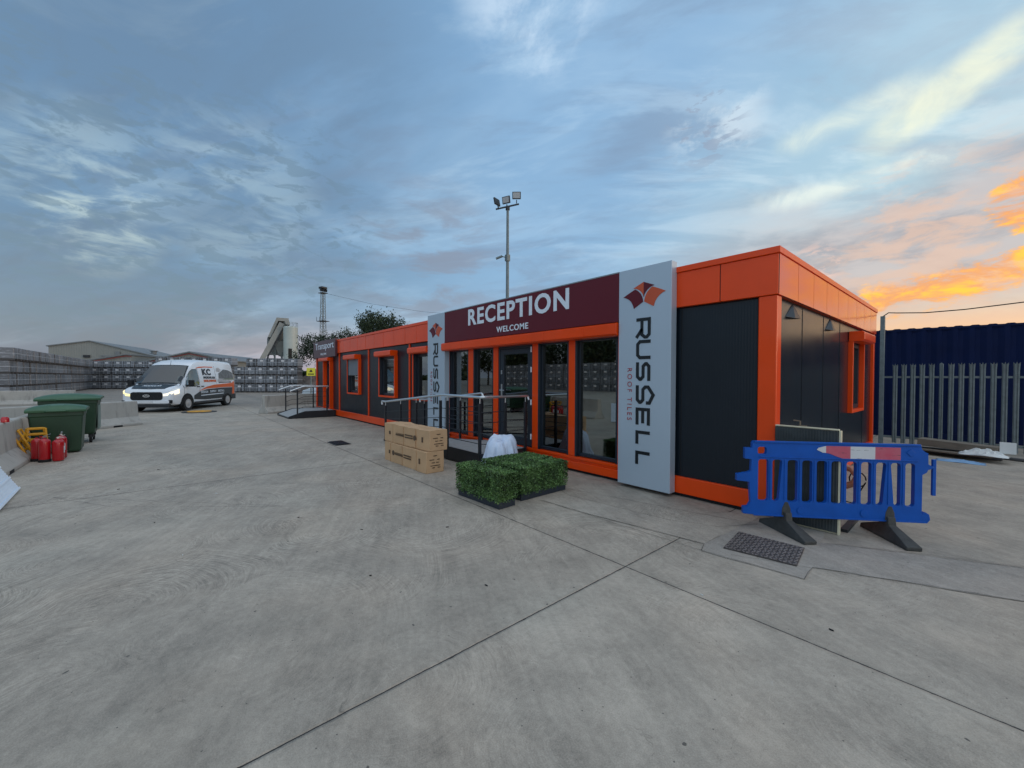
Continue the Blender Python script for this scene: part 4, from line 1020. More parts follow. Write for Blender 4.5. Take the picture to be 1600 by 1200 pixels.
# ---------------------------------------------------------------- insulated panel standing at the corner
s = thing('insulated_panel', 'upright dark ribbed panel with a cream edge behind the blue barrier', 'panel', (.285, -.03, 0))
q = MB(); n = 44
pts = [(-.275 + .55 * i / n, -.022 - (.003 if i % 2 else 0)) for i in range(n + 1)] + [(.275, -.004), (-.275, -.004)]
q.xy(pts, .02, 1.03); q.build('face_sheet', M_sd, s, rot=(R(-.8), 0, 0))
q = MB(); q.box(-.275, .278, -.0035, .03, .0, 1.035); q.box(.2785, .296, -.024, .03, 0, 1.035); q.box(-.275, .2775, -.024, .03, 1.0355, 1.048); q.build('foam_core', M_cr, s, bevel=.003, rot=(R(-.8), 0, 0))
q = MB(); q.tube([(-.06, .05, 1.0), (-.06, .05, 1.10), (-.12, .05, 1.105)], .008, 8); q.box(-.07, -.0, .035, .06, 1.048, 1.056); q.build('bracket', M_by, s)
s = thing('pipe_coil', 'coiled pinkish pipe end with black cable behind the barrier beside the dark panel', 'pipe', (.62, .55, 0))
q = MB(); q.tube([(-.66, .2, .62), (-.3, .1, .60), (-.06, .02, .57), (.0, 0, .5), (-.03, -.01, .42), (-.10, -.01, .38)], .035, 10); q.build('pipe', M_cp, s, smooth=True)
q = MB(); q.tube([(.0 + .07 * math.cos(a * .5), .0, .47 + .08 * math.sin(a * .5)) for a in range(0, 13)] + [(.02, 0, .34), (.0, 0, .22), (-.03, 0, .2)], .007, 6); q.tube([(-.03, 0, .30), (.03, .0, .20), (-.1, 0, .21)], .006, 6); q.build('cable', M_dk, s)
q = MB(); q.box(-.06, -.0, -.45, .10, 0, .03); q.build('skid', M_dm, s)

# ---------------------------------------------------------------- fence, container, debris (right)
FN = thing('palisade_fence', 'galvanised palisade fence with pointed pales in front of the blue container', 'fence')
fy = 7.93
def pale(x, tri=True):
    q = MB(); h = 1.91; wd = .041
    prof = [(-wd, .012), (-wd * .55, -.008), (-wd * .2, .006), (0, .008), (wd * .2, .006), (wd * .55, -.008), (wd, .012)]
    rows = [(.06, 1, 0), (1.70, 1, 0), (1.80, 1.05, .01), (1.87, 1.15, .02)]
    if not tri: rows = [(.06, .8, 0), (1.89, .8, 0)]
    R_ = [[(x + p[0] * s_, fy - .03 + p[1] - o_, z) for p in prof] for z, s_, o_ in rows]
    q.loft(R_, cap=False, closed=False)
    s_, o_ = rows[-1][1:]; zt = rows[-1][0]
    if tri:
        for u, lean in ((-wd * .75, -.010), (0, 0), (wd * .75, .010)):
            b0 = (x + u * s_ - .011, fy - .03 - o_, zt); b1 = (x + u * s_ + .011, fy - .03 - o_, zt)
            q.f([q.b.verts.new(b0), q.b.verts.new(b1), q.b.verts.new((x + u * s_ + lean, fy - .03 - o_ * 1.5, zt + (.045 if u == 0 else .03)))])
    else: q.f([q.b.verts.new((x - wd * .8, fy - .03, zt)), q.b.verts.new((x + wd * .8, fy - .03, zt)), q.b.verts.new((x, fy - .03, zt + .03))])
    o = q.build('pale', M_gv, FN, fix=False)
    md = o.modifiers.new('gauge', 'SOLIDIFY'); md.thickness = .003
for k in range(24): pale(.135 + .1487 * k, k != 5)
for z in (.19, 1.60):
    q = MB(); q.box(-.10, 3.7, fy, fy + .006, z - .022, z + .022); q.box(-.10, 3.7, fy + .0065, fy + .04, z + .016, z + .022); q.build('rail', M_gv, FN)
q = MB(); q.box(-.14, -.06, fy - .06, fy + .04, 0, 3.05); q.build('post', M_gv, FN, bevel=.006)
q = MB(); q.box(3.7, 3.78, fy - .06, fy + .04, 0, 1.95); q.build('post', M_gv, FN, bevel=.006)
CT = thing('shipping_container', 'dark blue corrugated shipping container behind the palisade fence', 'container', (-.6, 9.84, 0), R(6.5))
q = MB(); L0, L1 = -3.0, 9.0; P = []; x = L0 + .1
while x < L1 - .3: P += [(x, .0), (x + .07, .0), (x + .105, .036), (x + .175, .036)]; x += .21 + .07
P = P[:-1]
prof = P + [(L1 - .1, .0), (L1 - .1, .12), (L0 + .1, .12)]
q.xy(prof, .16, 2.83); q.build('side_wall', M_bc, CT)
q = MB(); q.box(L0, L1, -.01, .12, .0, .158); q.box(L0, L1, -.005, .12, 2.832, 2.885); q.box(L0, L0 + .098, -.01, .12, .16, 2.83); q.box(L1 - .098, L1, -.01, .12, .16, 2.83); q.box(L0, L1, .122, 2.43, .1, 2.80); q.build('frame', M_bc, CT)
q = MB(); P = []; x = L0
while x < L1: P += [(x, 2.886), (x + .1, 2.886), (x + .14, 2.905), (x + .24, 2.905)]; x += .28
P += [(L1, 2.886), (L1, 2.80), (L0, 2.80)]
q.xz(P, .02, 2.4); q.build('roof', M_bc, CT)
tagp((lambda q: q.build('overhead_cable', M_dk))(MB().tube([(-.10, 7.9, 3.04), (.0, 7.9, 3.12), (.15, 7.92, 3.10), (.6, 7.95, 3.055), (1.2, 8.0, 3.06), (2.0, 8.1, 3.12), (3.2, 8.3, 3.32), (6, 8.6, 3.9)], .012, 6)),
     'black cable strung from the tall fence post above the blue container', 'cable')
# timber and rubbish under the fence
def plank(name, a, c, wd, h, mat, label, cat):
    q = MB(); q.bar(a, c, wd, h); return tagp(q.build(name, mat, bevel=.004), label, cat)
plank('timber_beam', (.62, 7.05, .24), (1.70, 6.90, .20), .34, .14, M_wd, 'thick weathered grey timber on top of the pile under the fence', 'timber')
plank('timber_plank', (.30, 6.95, .10), (1.62, 6.62, .10), .22, .03, M_wd, 'long pale plank along the front of the timber pile', 'plank')
plank('timber_plank', (.35, 7.15, .06), (1.75, 7.05, .06), .30, .09, M_pt, 'dark plank at the bottom of the timber pile under the fence', 'plank')
plank('timber_plank', (-.2, 7.35, .05), (.7, 7.10, .08), .10, .04, M_cb, 'short reddish-brown lath left of the timber pile', 'plank')
plank('timber_plank', (1.75, 7.25, .03), (2.7, 7.0, .04), .12, .04, M_pt, 'thin dark lath lying right of the timber pile', 'plank')
def crumple(name, c, sx, sy, sz, mat, label, cat, seed, n=14):
    rr = random.Random(seed); q = MB()
    G_ = [[q.b.verts.new((c[0] + (i / n - .5) * sx + rr.gauss(0, sx * .015), c[1] + (j / n - .5) * sy + rr.gauss(0, sy * .015),
          c[2] + sz * max(0, 1 - ((i / n - .5) ** 2 + (j / n - .5) ** 2) * 3.6) * rr.uniform(.35, 1))) for j in range(n + 1)] for i in range(n + 1)]
    for i in range(n):
        for j in range(n): q.f([G_[i][j], G_[i + 1][j], G_[i + 1][j + 1], G_[i][j + 1]])
    o = q.build(name, mat, smooth=True, ang=25); md = o.modifiers.new('film', 'SOLIDIFY'); md.thickness = .003
    return tagp(o, label, cat)
crumple('foil_scrap', (1.50, 6.60, .125), .62, .34, .14, M_bld, 'crumpled silvery foil lying on the planks under the fence', 'foil', 3)
crumple('plastic_scrap', (1.22, 6.22, .005), .62, .30, .05, pm('pale_blue_film', (.18, .34, .55), .4, var=.15), 'flat pale blue plastic sheet on the ground in front of the planks', 'plastic sheet', 4)
plank('board_offcut', (1.80, 6.74, .17), (1.80, 6.78, .38), .20, .012, M_bld, 'small white board standing at the right end of the timber pile', 'board')

# ---------------------------------------------------------------- concrete barriers
JP = [(-.30, 0), (.30, 0), (.30, .07), (.13, .27), (.09, .74), (.07, .76), (-.07, .76), (-.09, .74), (-.13, .27), (-.30, .07)]
def jersey(a, c, label, dn=.0):
    a, c = Vector((*a, 0)), Vector((*c, 0)); L = (c - a).length
    s = thing('concrete_barrier', label, 'barrier', ((a + c) / 2)[:], math.atan2((c - a).y, (c - a).x), 'precast concrete traffic barriers')
    q = MB(); q.yz(JP, -L / 2 + .01, L / 2 - .01); q.build('block', M_jc, s, bevel=.015, seg=2)
    q = MB()
    for x in (-L * .28, L * .28): q.box(x - .12, x + .12, -.305, .305, .0005, .055)
    q.build('lifting_slot', M_dk, s)
    return s
jersey((-10.38, -7.26), (-8.0, -7.26), 'concrete barrier nearest the camera, behind the red extinguishers')
jersey((-12.85, -7.22), (-10.42, -7.20), 'concrete barrier mostly hidden behind the two green bins')
jersey((-14.2, -8.35), (-16.25, -5.83), 'concrete barrier between the green bins and the white van')
jersey((-31.9, -12.7), (-31.5, -8.9), 'concrete barrier at the far left in front of the stacked tiles')
jersey((-18.2, -2.0), (-19.75, 1.1), 'concrete barrier left of the far entrance platform, nearer of the two there')
jersey((-19.85, 1.3), (-21.3, 4.3), 'concrete barrier behind the far entrance platform, farther of the two there')
q = MB(); q.lathe([(.05, 0), (.05, .06), (.035, .09)], (-9.3, -7.17, .761), 12); tagp(q.build('warning_light', M_re, smooth=True), 'small red warning light on top of the nearest concrete barrier', 'warning light')

# ---------------------------------------------------------------- green bins
def bin_(loc, rz, w_, d_, h0, h1, label, wheels=True, panel=False):
    s = thing('wheelie_bin', label, 'bin', loc, rz)
    q = MB(); rings = []
    for z, k in ((h0, .86), (h0 + .05, .90), (h1 - .12, 1.0), (h1 - .10, 1.03), (h1, 1.03)):
        rings.append([(sx * d_ / 2 * k, sy * w_ / 2 * k, z) for sx, sy in ((-1, -1), (1, -1), (1, 1), (-1, 1))])
    q.loft(rings); q.build('body', M_gn, s, bevel=.03, seg=3)
    q = MB()
    for y in (-.22, .02, .24): q.box(d_ / 2 * .93, d_ / 2 * .985, w_ * y - .008, w_ * y + .008, h0 + .12, h1 - .14)
    q.build('body_rib', M_gn, s, bevel=.004)
    q = MB(); rings = []      # domed lid with a rolled rim
    nn = 10
    for i in range(nn + 1):
        u = i / nn; y = (-.5 + u) * w_ * 1.14; hh = .03 + .075 * math.sin(math.pi * u) ** .6
        rings.append([(-d_ / 2 * 1.12, y, h1 - .005), (d_ / 2 * 1.14, y, h1 - .03), (d_ / 2 * 1.16, y, h1 + .02), (d_ / 2 * .9, y, h1 + .02 + hh * .8), (0, y, h1 + .02 + hh), (-d_ / 2 * .9, y, h1 + .02 + hh * .8), (-d_ / 2 * 1.12, y, h1 + .03)])
    q.loft(rings); lid = q.build('lid', M_gl, s, smooth=True, ang=50, bevel=.01)
    q = MB(); q.tube([(d_ / 2 * 1.17, -w_ * .2, h1 + .0), (d_ / 2 * 1.17 + .04, -w_ * .17, h1 + .0), (d_ / 2 * 1.17 + .04, w_ * .17, h1 + .0), (d_ / 2 * 1.17, w_ * .2, h1)], .014, 8); q.build('handle', M_gl, lid, smooth=True)
    if panel: q = MB(); q.box(-d_ * .36, d_ * .30, w_ / 2 * .985, w_ / 2 * 1.02, h0 + .1, h1 - .16); q.build('lit_side_sheet', pm('pale_green_lit_side', (.20, .27, .23), .5), s)  # pale sheet that paints the light falling on the bin's side face
    if wheels:
        for sx in (-1, 1):
            for sy in (-1, 1):
                q = MB(); q.lathe([(.10, -.022), (.11, -.015), (.11, .015), (.10, .022)], (sx * d_ * .34, sy * w_ * .37, .11), 18, 'y'); o = q.build('wheel', M_ty, s, smooth=True)
                q = MB(); q.box(sx * d_ * .34 - .03, sx * d_ * .34 + .03, sy * w_ * .37 - .04, sy * w_ * .37 + .04, .12, h0 + .03); q.build('caster_fork', M_dm, o)
                q = MB(); q.lathe([(.035, -.026), (.035, .026)], (sx * d_ * .34, sy * w_ * .37, .11), 12, 'y'); q.build('hub', M_ri, o)
    return s
bin_((-10.76, -6.75, 0), R(2), .72, .66, .015, .86, 'smaller green wheeled bin in front, behind the red extinguishers', wheels=False)
bin_((-12.38, -6.77, 0), R(1), .90, .86, .20, 1.02, 'larger green four-wheeled bin behind the smaller bin', panel=True)

# ---------------------------------------------------------------- fire extinguishers
def ext_(loc, rz, label, black=False, hh=.46, lever=True):
    s = thing('fire_extinguisher', label, 'extinguisher', loc, rz, 'red fire extinguishers by the bins')
    q = MB(); r = .078
    q.lathe([(r * .9, .012), (r, .03), (r, hh * .74), (r * .93, hh * .82), (r * .6, hh * .88), (.022, hh * .90), (.022, hh * .94)], n=22); q.build('cylinder', M_re, s, smooth=True, ang=60)
    if black: q = MB(); q.lathe([(r * 1.02, 0), (r * 1.06, .012), (r * 1.03, .05), (r * .98, .052)], n=22); q.build('base_cup', M_dk, s)
    q = MB(); q.box(-.015, .015, -.015, .015, hh * .94, hh * .98)
    if lever: q.bar((-.02, 0, hh * .98), (.085, 0, hh * 1.07), .02, .007); q.bar((-.02, 0, hh * .96), (.075, 0, hh * .965), .02, .007)
    q.build('valve', M_st if lever else M_dk, s)
    q = MB(); q.tube([(.0, .015, hh * .93), (-.03, .06, hh * .9), (-.02, r + .015, hh * .7), (0, r + .018, hh * .3)], .009, 8); q.build('hose', M_dk, s, smooth=True)
    q = MB()
    for i in range(7):
        a0, a1 = R(-35 + i * 10), R(-25 + i * 10); rr_ = r + .0015
        q.f([q.b.verts.new((rr_ * math.cos(a), rr_ * math.sin(a), z)) for a, z in ((a0, hh * .34), (a1, hh * .34), (a1, hh * .62), (a0, hh * .62))])
    q.build('label_sticker', M_re if black else M_cd, s)
    return s
ext_((-9.88, -6.86, 0), R(20), 'leftmost red extinguisher, beside the yellow stands', True, lever=False)
ext_((-9.70, -6.88, 0), R(-40), 'second red extinguisher from the left with a black base', True, lever=False)
ext_((-9.50, -6.76, 0), R(60), 'middle red extinguisher with a bright lever, front of the group', True, .47)
ext_((-9.80, -6.60, 0), R(15), 'red extinguisher with a white label, behind the others against the bin', False, .47)
ext_((-9.46, -6.59, 0), R(100), 'rightmost red extinguisher of the group without a black base', False, .44)

# ---------------------------------------------------------------- yellow folding stands
def ystand(loc, rz, tilt, label, hh=.56):
    s = thing('floor_stand', label, 'floor stand', loc, rz, 'yellow plastic floor stands')
    for sg, dt in ((-1, 0), (1, .0)):
        q = MB(); ww = .15
        q.bar((0, -ww, 0), (-hh * math.sin(tilt), -ww * .72, hh * math.cos(tilt)), .035, .03); q.bar((0, ww, 0), (-hh * math.sin(tilt), ww * .72, hh * math.cos(tilt)), .035, .03)
        for f in (.35, .62, .80, .985):
            x, z = -hh * f * math.sin(tilt), hh * f * math.cos(tilt); k = ww * (1 - .28 * f); q.bar((x, -k, z), (x, k, z), .03, .04)
        q.build('frame', M_ye, s, bevel=.01, loc=(.07 * sg, 0, 0)) if sg < 0 else q.build('frame', M_ye, s, bevel=.01, loc=(.02, .03, 0))
    return s
ystand((-9.93, -6.90, 0), R(90), R(24), 'yellow folding floor stand leaning on the concrete barrier, left one', .62)
ystand((-10.12, -6.98, 0), R(4), R(6), 'yellow floor stand with a handle standing against the bin, right one', .56)

# ---------------------------------------------------------------- ribbed white sheet leaning at the left edge
s = thing('ribbed_sheet', 'white ribbed plastic sheet leaning on the concrete barrier at the left edge', 'sheet', (-7.02, -6.63, .01))
P0 = Vector((0, 0, 0)); e1 = Vector((1.30, .07, 0.0)); e2 = Vector((-.30, -.42, .62))
nn_ = e1.cross(e2).normalized() * -.02
if nn_.z < 0: nn_ = -nn_
q = MB(); n = 22
for i in range(n):
    a, c = i / n, (i + .72) / n; up = nn_ * (1.5 if i % 5 == 0 else 1)
    p = [P0 + e2 * a, P0 + e1 + e2 * a, P0 + e1 + e2 * c, P0 + e2 * c]
    q.hexa([tuple(v) for v in p] + [tuple(v + up) for v in p])
q.hexa([tuple(v + nn_ * k) for k in (0, .75) for v in (P0, P0 + e1, P0 + e1 + e2, P0 + e2)])
q.build('panel', M_wp, s)

# ================================================================ van
V = thing('delivery_van', 'white delivery van with lit headlights, dark and orange graphics and KC lettering', 'van', (-22.50, -5.20, 0), R(-30.5)); V.scale = (1, 1, .95)
WBASE = 3.45
ST = [  # x, zb, zt, hw, tum, r
    (1.00, .42, .86, .80, .05, .05), (.97, .36, .97, .89, .06, .06), (.88, .32, 1.07, .955, .08, .07), (.70, .30, 1.14, .985, .10, .08), (.40, .30, 1.22, 1.0, .12, .08), (.30, .30, 1.26, 1.0, .12, .08),
    (.00, .30, 1.58, 1.0, .13, .10), (-.30, .30, 1.90, 1.0, .14, .11), (-.52, .30, 2.12, 1.0, .15, .12), (-.80, .30, 2.30, 1.0, .16, .14), (-1.15, .30, 2.41, 1.0, .17, .15), (-1.7, .30, 2.47, 1.0, .17, .16),
    (-3.3, .32, 2.48, 1.0, .17, .16), (-4.15, .34, 2.45, 1.0, .17, .15), (-4.28, .36, 2.40, .99, .18, .15), (-4.34, .40, 2.30, .95, .18, .12)]
def stn(x):
    for a, c in zip(ST, ST[1:]):
        if c[0] <= x <= a[0]:
            f = (a[0] - x) / (a[0] - c[0]); return tuple(a[i] + (c[i] - a[i]) * f for i in range(6))
    return ST[0] if x > ST[0][0] else ST[-1]
def half(x):
    _, zb, zt, hw, tum, r = stn(x); zm = min(1.22, zt - .22)
    return [(0, zb), (hw * .86, zb), (hw * .97, zb + .05), (hw, zb + .18), (hw, (zb + .18 + zm) / 2), (hw, zm), (hw - tum * .35, zm + (zt - r - zm) * .45), (hw - tum, zt - r), (hw - tum - r * .3, zt - r * .3), (hw - tum - r, zt), (hw * .35, zt + .02), (0, zt + .025)]
def sidey(x, z):
    P = half(x)
    for a, c in zip(P[2:], P[3:]):
        if a[1] <= z <= c[1] + 1e-9: return a[0] + (c[0] - a[0]) * ((z - a[1]) / max(1e-6, c[1] - a[1]))
    return P[3][0] if z < 1 else P[-2][0]
def topz(x, y):
    P = half(x)
    for a, c in zip(P[7:], P[8:]):
        if c[0] <= abs(y) <= a[0] + 1e-9: return a[1] + (c[1] - a[1]) * ((a[0] - abs(y)) / max(1e-6, a[0] - c[0]))
    return P[-1][1]
q = MB(); rings = []
for st_ in ST:
    hp = half(st_[0]); rings.append([(st_[0], y, z) for y, z in hp] + [(st_[0], -y, z) for y, z in reversed(hp[1:-1])])
q.loft(rings); q.build('body', M_wh, V, smooth=True, ang=42)
def vdecal(name, pts, mat, off=.006, par=V, side=1, fn=None, cuts=3, thick=.0):
    bm = bmesh.new(); fs = bm.faces.new([bm.verts.new((u, 0, v)) for u, v in pts])
    bmesh.ops.triangulate(bm, faces=[fs]); bmesh.ops.subdivide_edges(bm, edges=bm.edges, cuts=cuts, use_grid_fill=True)
    bmesh.ops.triangulate(bm, faces=bm.faces)
    for v in bm.verts: v.co = (v.co.x, side * (sidey(v.co.x, v.co.z) + off), v.co.z) if fn is None else fn(v.co.x, v.co.z)
    bmesh.ops.recalc_face_normals(bm, faces=bm.faces)
    me = bpy.data.meshes.new(name); bm.to_mesh(me); bm.free(); me.materials.append(mat)
    o = bpy.data.objects.new(name, me); COL.objects.link(o); o.parent = par
    md = o.modifiers.new('film', 'SOLIDIFY'); md.thickness = .004; md.offset = 0
    return o
def on_top(lst, off=.008): return lambda x, y: (x + off * .5, y, topz(x, y) + off)
# windscreen
ws = vdecal('windscreen', [(.27, -.86), (.27, .86), (.05, .85), (-.50, .73), (-.50, -.73), (.05, -.85)], M_vgs, fn=on_top(0, .032), cuts=7)
vdecal('windscreen_surround', [(.33, -.88), (.33, .88), (.02, .872), (-.56, .76), (-.56, -.76), (.02, -.872)], M_vg, fn=on_top(0, .022), cuts=7)
# bonnet wrap and word
vdecal('bonnet_graphic', [(.90, -.62), (.93, 0), (.90, .62), (.42, .80), (.36, .82), (.36, -.82), (.42, -.80)], M_vg, fn=on_top(0, .008), cuts=4)
lettering('MODULAR', lambda u, v: ((.72 - .16 * v, -.35 + .70 * (u), topz(.72 - .16 * v, 0) + .022), (.72 - .16 * v, -.35 + .70 * (u), topz(.72 - .16 * v, 0) + .015)), M_wl, V)
for side in (1, -1):
    vdecal('side_window', [(.10, 1.20), (-.16, 1.60), (-.40, 1.86), (-.58, 1.96), (-.88, 1.97), (-.90, 1.24), (-.60, 1.16)], M_vgs, .010, side=side)
    vdecal('window_seal', [(.14, 1.17), (-.14, 1.61), (-.40, 1.89), (-.58, 1.99), (-.91, 2.0), (-.93, 1.22), (-.60, 1.13)], M_vg, .005, side=side)
    vdecal('side_graphic', [(-.50, .52), (-.50, .70), (-.95, .88), (-1.6, .98), (-3.0, 1.02), (-4.1, 1.02), (-4.1, .50), (-3.0, .46), (-1.4, .46)], M_vg, .006, side=side)
    vdecal('orange_swoosh', [(-.85, .90), (-1.5, 1.01), (-3.0, 1.05), (-4.1, 1.05), (-4.22, 1.05), (-4.22, 1.30), (-3.4, 1.25), (-2.2, 1.20), (-1.5, 1.10)], M_vo, .007, side=side)
    vdecal('orange_line', [(-.80, 2.02), (-1.1, 2.12), (-1.6, 2.15), (-2.3, 2.15), (-2.3, 2.10), (-1.6, 2.10), (-1.1, 2.06)], M_vo, .007, side=side)
    vdecal('rear_orange', [(-3.95, .60), (-4.22, .60), (-4.22, 1.35), (-4.05, 1.35)], M_vo, .009, side=side)
    q = MB(); q.box(-3.0, -.55, side * .985, side * 1.012, .30, .40); q.build('sill_trim', M_dm, V, bevel=.01)
    q = MB(); q.box(-4.36, -3.95, side * .975, side * 1.012, .36, .66); q.build('rear_corner_trim', M_dm, V, bevel=.01)
    for wx in (0, -WBASE):
        q = MB(); ang = [R(a) for a in range(-5, 186, 12)]
        outer_ = [(wx + .47 * math.cos(a), .36 + .47 * math.sin(a)) for a in ang]; 
        q.prism(outer_ + [(wx - .47, .27), (wx + .47, .27)], lambda u, v: (u, side * .80, v), lambda u, v: (u, side * 1.007, v)); q.build('wheel_arch', M_dk, V)
        q = MB(); yc = side * .93
        q.lathe([(.25, -.10), (.335, -.11), (.35, -.08), (.35, .08), (.335, .11), (.25, .10)], (wx, yc, .35), 28, 'y'); o = q.build('wheel', M_ty, V, smooth=True, ang=40)
        q = MB(); q.lathe([(.215, side * .085), (.21, side * .112), (.16, side * .10), (.10, side * .115), (.04, side * .125)], (wx, yc, .35), 22, 'y'); q.build('rim', M_ri, o, smooth=True, ang=30)
    # door lines and handles
    q = MB()
    for xx, z0, z1 in ((-.97, .48, 2.1), (-2.45, .48, 2.2), (.22, .62, 1.2)):
        for i in range(10):
            za, zc = z0 + (z1 - z0) * i / 10, z0 + (z1 - z0) * (i + 1) / 10
            q.hexa([(xx, side * (sidey(xx, za) - .01), za), (xx + .012, side * (sidey(xx, za) - .01), za), (xx + .012, side * (sidey(xx, za) + .004), za), (xx, side * (sidey(xx, za) + .004), za),
                    (xx, side * (sidey(xx, zc) - .01), zc), (xx + .012, side * (sidey(xx, zc) - .01), zc), (xx + .012, side * (sidey(xx, zc) + .004), zc), (xx, side * (sidey(xx, zc) + .004), zc)])
    q.build('door_gap', M_dk, V)
    for hx in (-.82, -1.18):
        q = MB(); q.box(hx - .10, hx + .10, side * 1.0, side * 1.03, 1.115, 1.155); q.build('door_handle', M_dk, V, bevel=.008)
    q = MB(); q.box(-.02, .16, side * 1.02, side * 1.26, 1.14, 1.24); q.box(-.02, .14, side * 1.10, side * 1.29, 1.16, 1.46); q.build('mirror', M_dk, V, bevel=.03, seg=3)
for side, m_ in ((1, M_hl), (-1, M_hl2)):
    # headlight wraps the front corner
    def hf(x, z, side=side): return (x, side * (sidey(x, z) + .012), z)
    q = MB(); xs = [1.012, .99, .93, .84, .74, .64, .56]; rows = []
    for i, x_ in enumerate(xs):
        lo, hi = .74 + .018 * i, .88 + .030 * i
        lo, hi = min(lo, stn(x_)[2] - .12), min(hi, stn(x_)[2] - .03)
        yy = [.63, .78, .90, .965, .985, 1.0, 1.005][i]
        rows.append([(x_ + .01, side * yy, lo), (x_ + .016, side * yy, hi), (x_ - .06, side * (yy - .05), hi), (x_ - .06, side * (yy - .05), lo)])
    q.loft(rows); q.build('headlight', m_, V, smooth=True, ang=30)
    q = MB(); q.box(.90, 1.0, side * .80, side * .93, .40, .56); q.build('fog_lamp', M_dk, V, bevel=.02)
    q = MB(); q.box(-4.345, -4.30, side * .80, side * .94, .95, 1.45); q.build('tail_light', M_re, V, bevel=.01)
q = MB(); q.prism(rrect(-.60, .60, .56, .92, .11, 5), lambda u, v: (.97, u, v), lambda u, v: (1.022, u, v)); gr = q.build('grille', M_dk, V, bevel=.01)
q = MB()
for i in range(5): q.box(1.022, 1.028, -.56, .56, .61 + i * .055, .618 + i * .055)
q.build('grille_bar', M_dm, gr)
q = MB(); P = [(.13 * math.cos(a / 20 * 2 * math.pi), .75 + .062 * math.sin(a / 20 * 2 * math.pi)) for a in range(20)]; Pi = [(p[0] * .78, .75 + (p[1] - .75) * .72) for p in P]
for i in range(20):
    j = (i + 1) % 20; q.hexa([(1.023, *P[i]), (1.023, *P[j]), (1.023, *Pi[j]), (1.023, *Pi[i]), (1.035, *P[i]), (1.035, *P[j]), (1.035, *Pi[j]), (1.035, *Pi[i])])
q.bar((1.03, -.07, .72), (1.03, 0, .79), .012, .012); q.bar((1.03, .07, .72), (1.03, 0, .79), .012, .012); q.bar((1.03, -.07, .735), (1.03, .07, .735), .012, .012)
q.build('badge', M_st, gr)
q = MB(); q.loft([[(x_, y, z) for x_, z in ((.80, .40), (f, .42), (f, .53), (.80, .55))] for y, f in ((-.93, .93), (-.80, 1.03), (0, 1.06), (.80, 1.03), (.93, .93))]); q.build('bumper', M_wh, V, smooth=True, ang=40)
q = MB(); q.box(.70, 1.015, -.86, .86, .24, .385); q.build('lower_bumper', M_dm, V, bevel=.02)
q = MB(); q.box(1.06, 1.070, -.26, .26, .425, .525); q.build('number_plate', M_cd, V)
q = MB(); q.box(.6, -4.2, -.85, .85, .20, .31); q.build('underbody', M_dk, V)
q = MB(); q.tube([(-.55, .0, 2.15), (-.62, 0, 2.38)], .008, 6); q.build('aerial', M_dk, V)
def vtext(tx, x0, x1, z0, z1, mat, bold=0, side=1, space=1.15):
    # left side of the van: text runs towards the rear (-x)
    f = lambda u, v: (x0 + (x1 - x0) * u, z0 + (z1 - z0) * v)
    lettering(tx, lambda u, v: ((f(u, v)[0], side * (sidey(*f(u, v)) + .016), f(u, v)[1]), (f(u, v)[0], side * (sidey(*f(u, v)) + .008), f(u, v)[1])), mat, V, bold, 'lettering', space)
vtext('KC', -1.30, -2.02, 1.70, 2.03, M_bl, .05)
vtext('MODULAR', -1.34, -2.36, 1.52, 1.64, M_bl, .04)
vtext('BUILDINGS', -1.34, -2.40, 1.35, 1.47, M_vo, .05)
vtext('DESIGN', -1.05, -1.62, .79, .90, M_wl, .01); vtext('SUPPLY', -1.82, -2.37, .80, .91, M_wl, .01); vtext('INSTALL', -2.55, -3.15, .81, .92, M_wl, .01)
vdecal('white_line', [(-1.05, .66), (-1.05, .70), (-3.1, .74), (-3.1, .70)], M_wl, .012)
# picture of a modular building near the rear of the side
M_pg = pm('print_grey', (.12, .13, .135), .4, var=.5, scale=6); M_pl2 = pm('print_pale', (.42, .42, .43), .4, var=.3, scale=5); M_pgn = pm('print_green', (.16, .20, .12), .4, var=.4, scale=5)
vdecal('picture', [(-2.70, 1.52), (-2.75, 1.80), (-3.3, 2.03), (-3.8, 1.98), (-4.15, 1.86), (-4.2, 1.52)], M_pg, .010)
vdecal('picture', [(-2.55, 1.36), (-2.62, 1.50), (-4.2, 1.50), (-4.2, 1.44), (-3.2, 1.34)], M_pl2, .010)
vdecal('picture', [(-3.1, 1.47), (-3.2, 1.515), (-4.2, 1.53), (-4.2, 1.46)], M_pgn, .014)
vdecal('picture', [(-2.58, 1.92), (-2.62, 2.08), (-2.85, 2.12), (-3.05, 1.98), (-2.85, 1.88)], M_pl2, .010)
vdecal('picture', [(-2.65, 1.29), (-2.65, 1.34), (-3.3, 1.33), (-3.9, 1.36), (-3.9, 1.30)], M_bl, .010)

# ================================================================ stacked packs of roof tiles
PW, PH, PD = 1.08, .84, 1.15
def pack_proto():
    s = thing('tile_pack', 'x', 'tile pack', (0, 0, 0))
    q = MB(); rr = random.Random(3)      # front faces +x
    q.box(-PD / 2, PD / 2, -PW / 2 + .015, PW / 2 - .015, .115, .44); q.box(-PD / 2 + .012, PD / 2 - .012, -PW / 2 + .02, PW / 2 - .02, .452, PH - .02)
    q.build('tiles', M_ti, s, bevel=.02)
    q = MB(); q.box(-PD / 2 - .006, PD / 2 + .006, -PW / 2 + .01, PW / 2 - .01, .438, .468); q.build('strap', M_bd, s)
    q = MB()
    for y in (-.48, 0, .48): q.box(-PD / 2, PD / 2, y - .045, y + .045, 0, .09)
    q.box(-PD / 2, PD / 2, -PW / 2, PW / 2, .092, .112); q.build('pallet', M_pt, s)
    q = MB(); q.box(PD / 2 + .001, PD / 2 + .012, -.17, .14, .52, .68); q.build('card', M_cd, s)
    return s
proto = pack_proto(); first = [True]
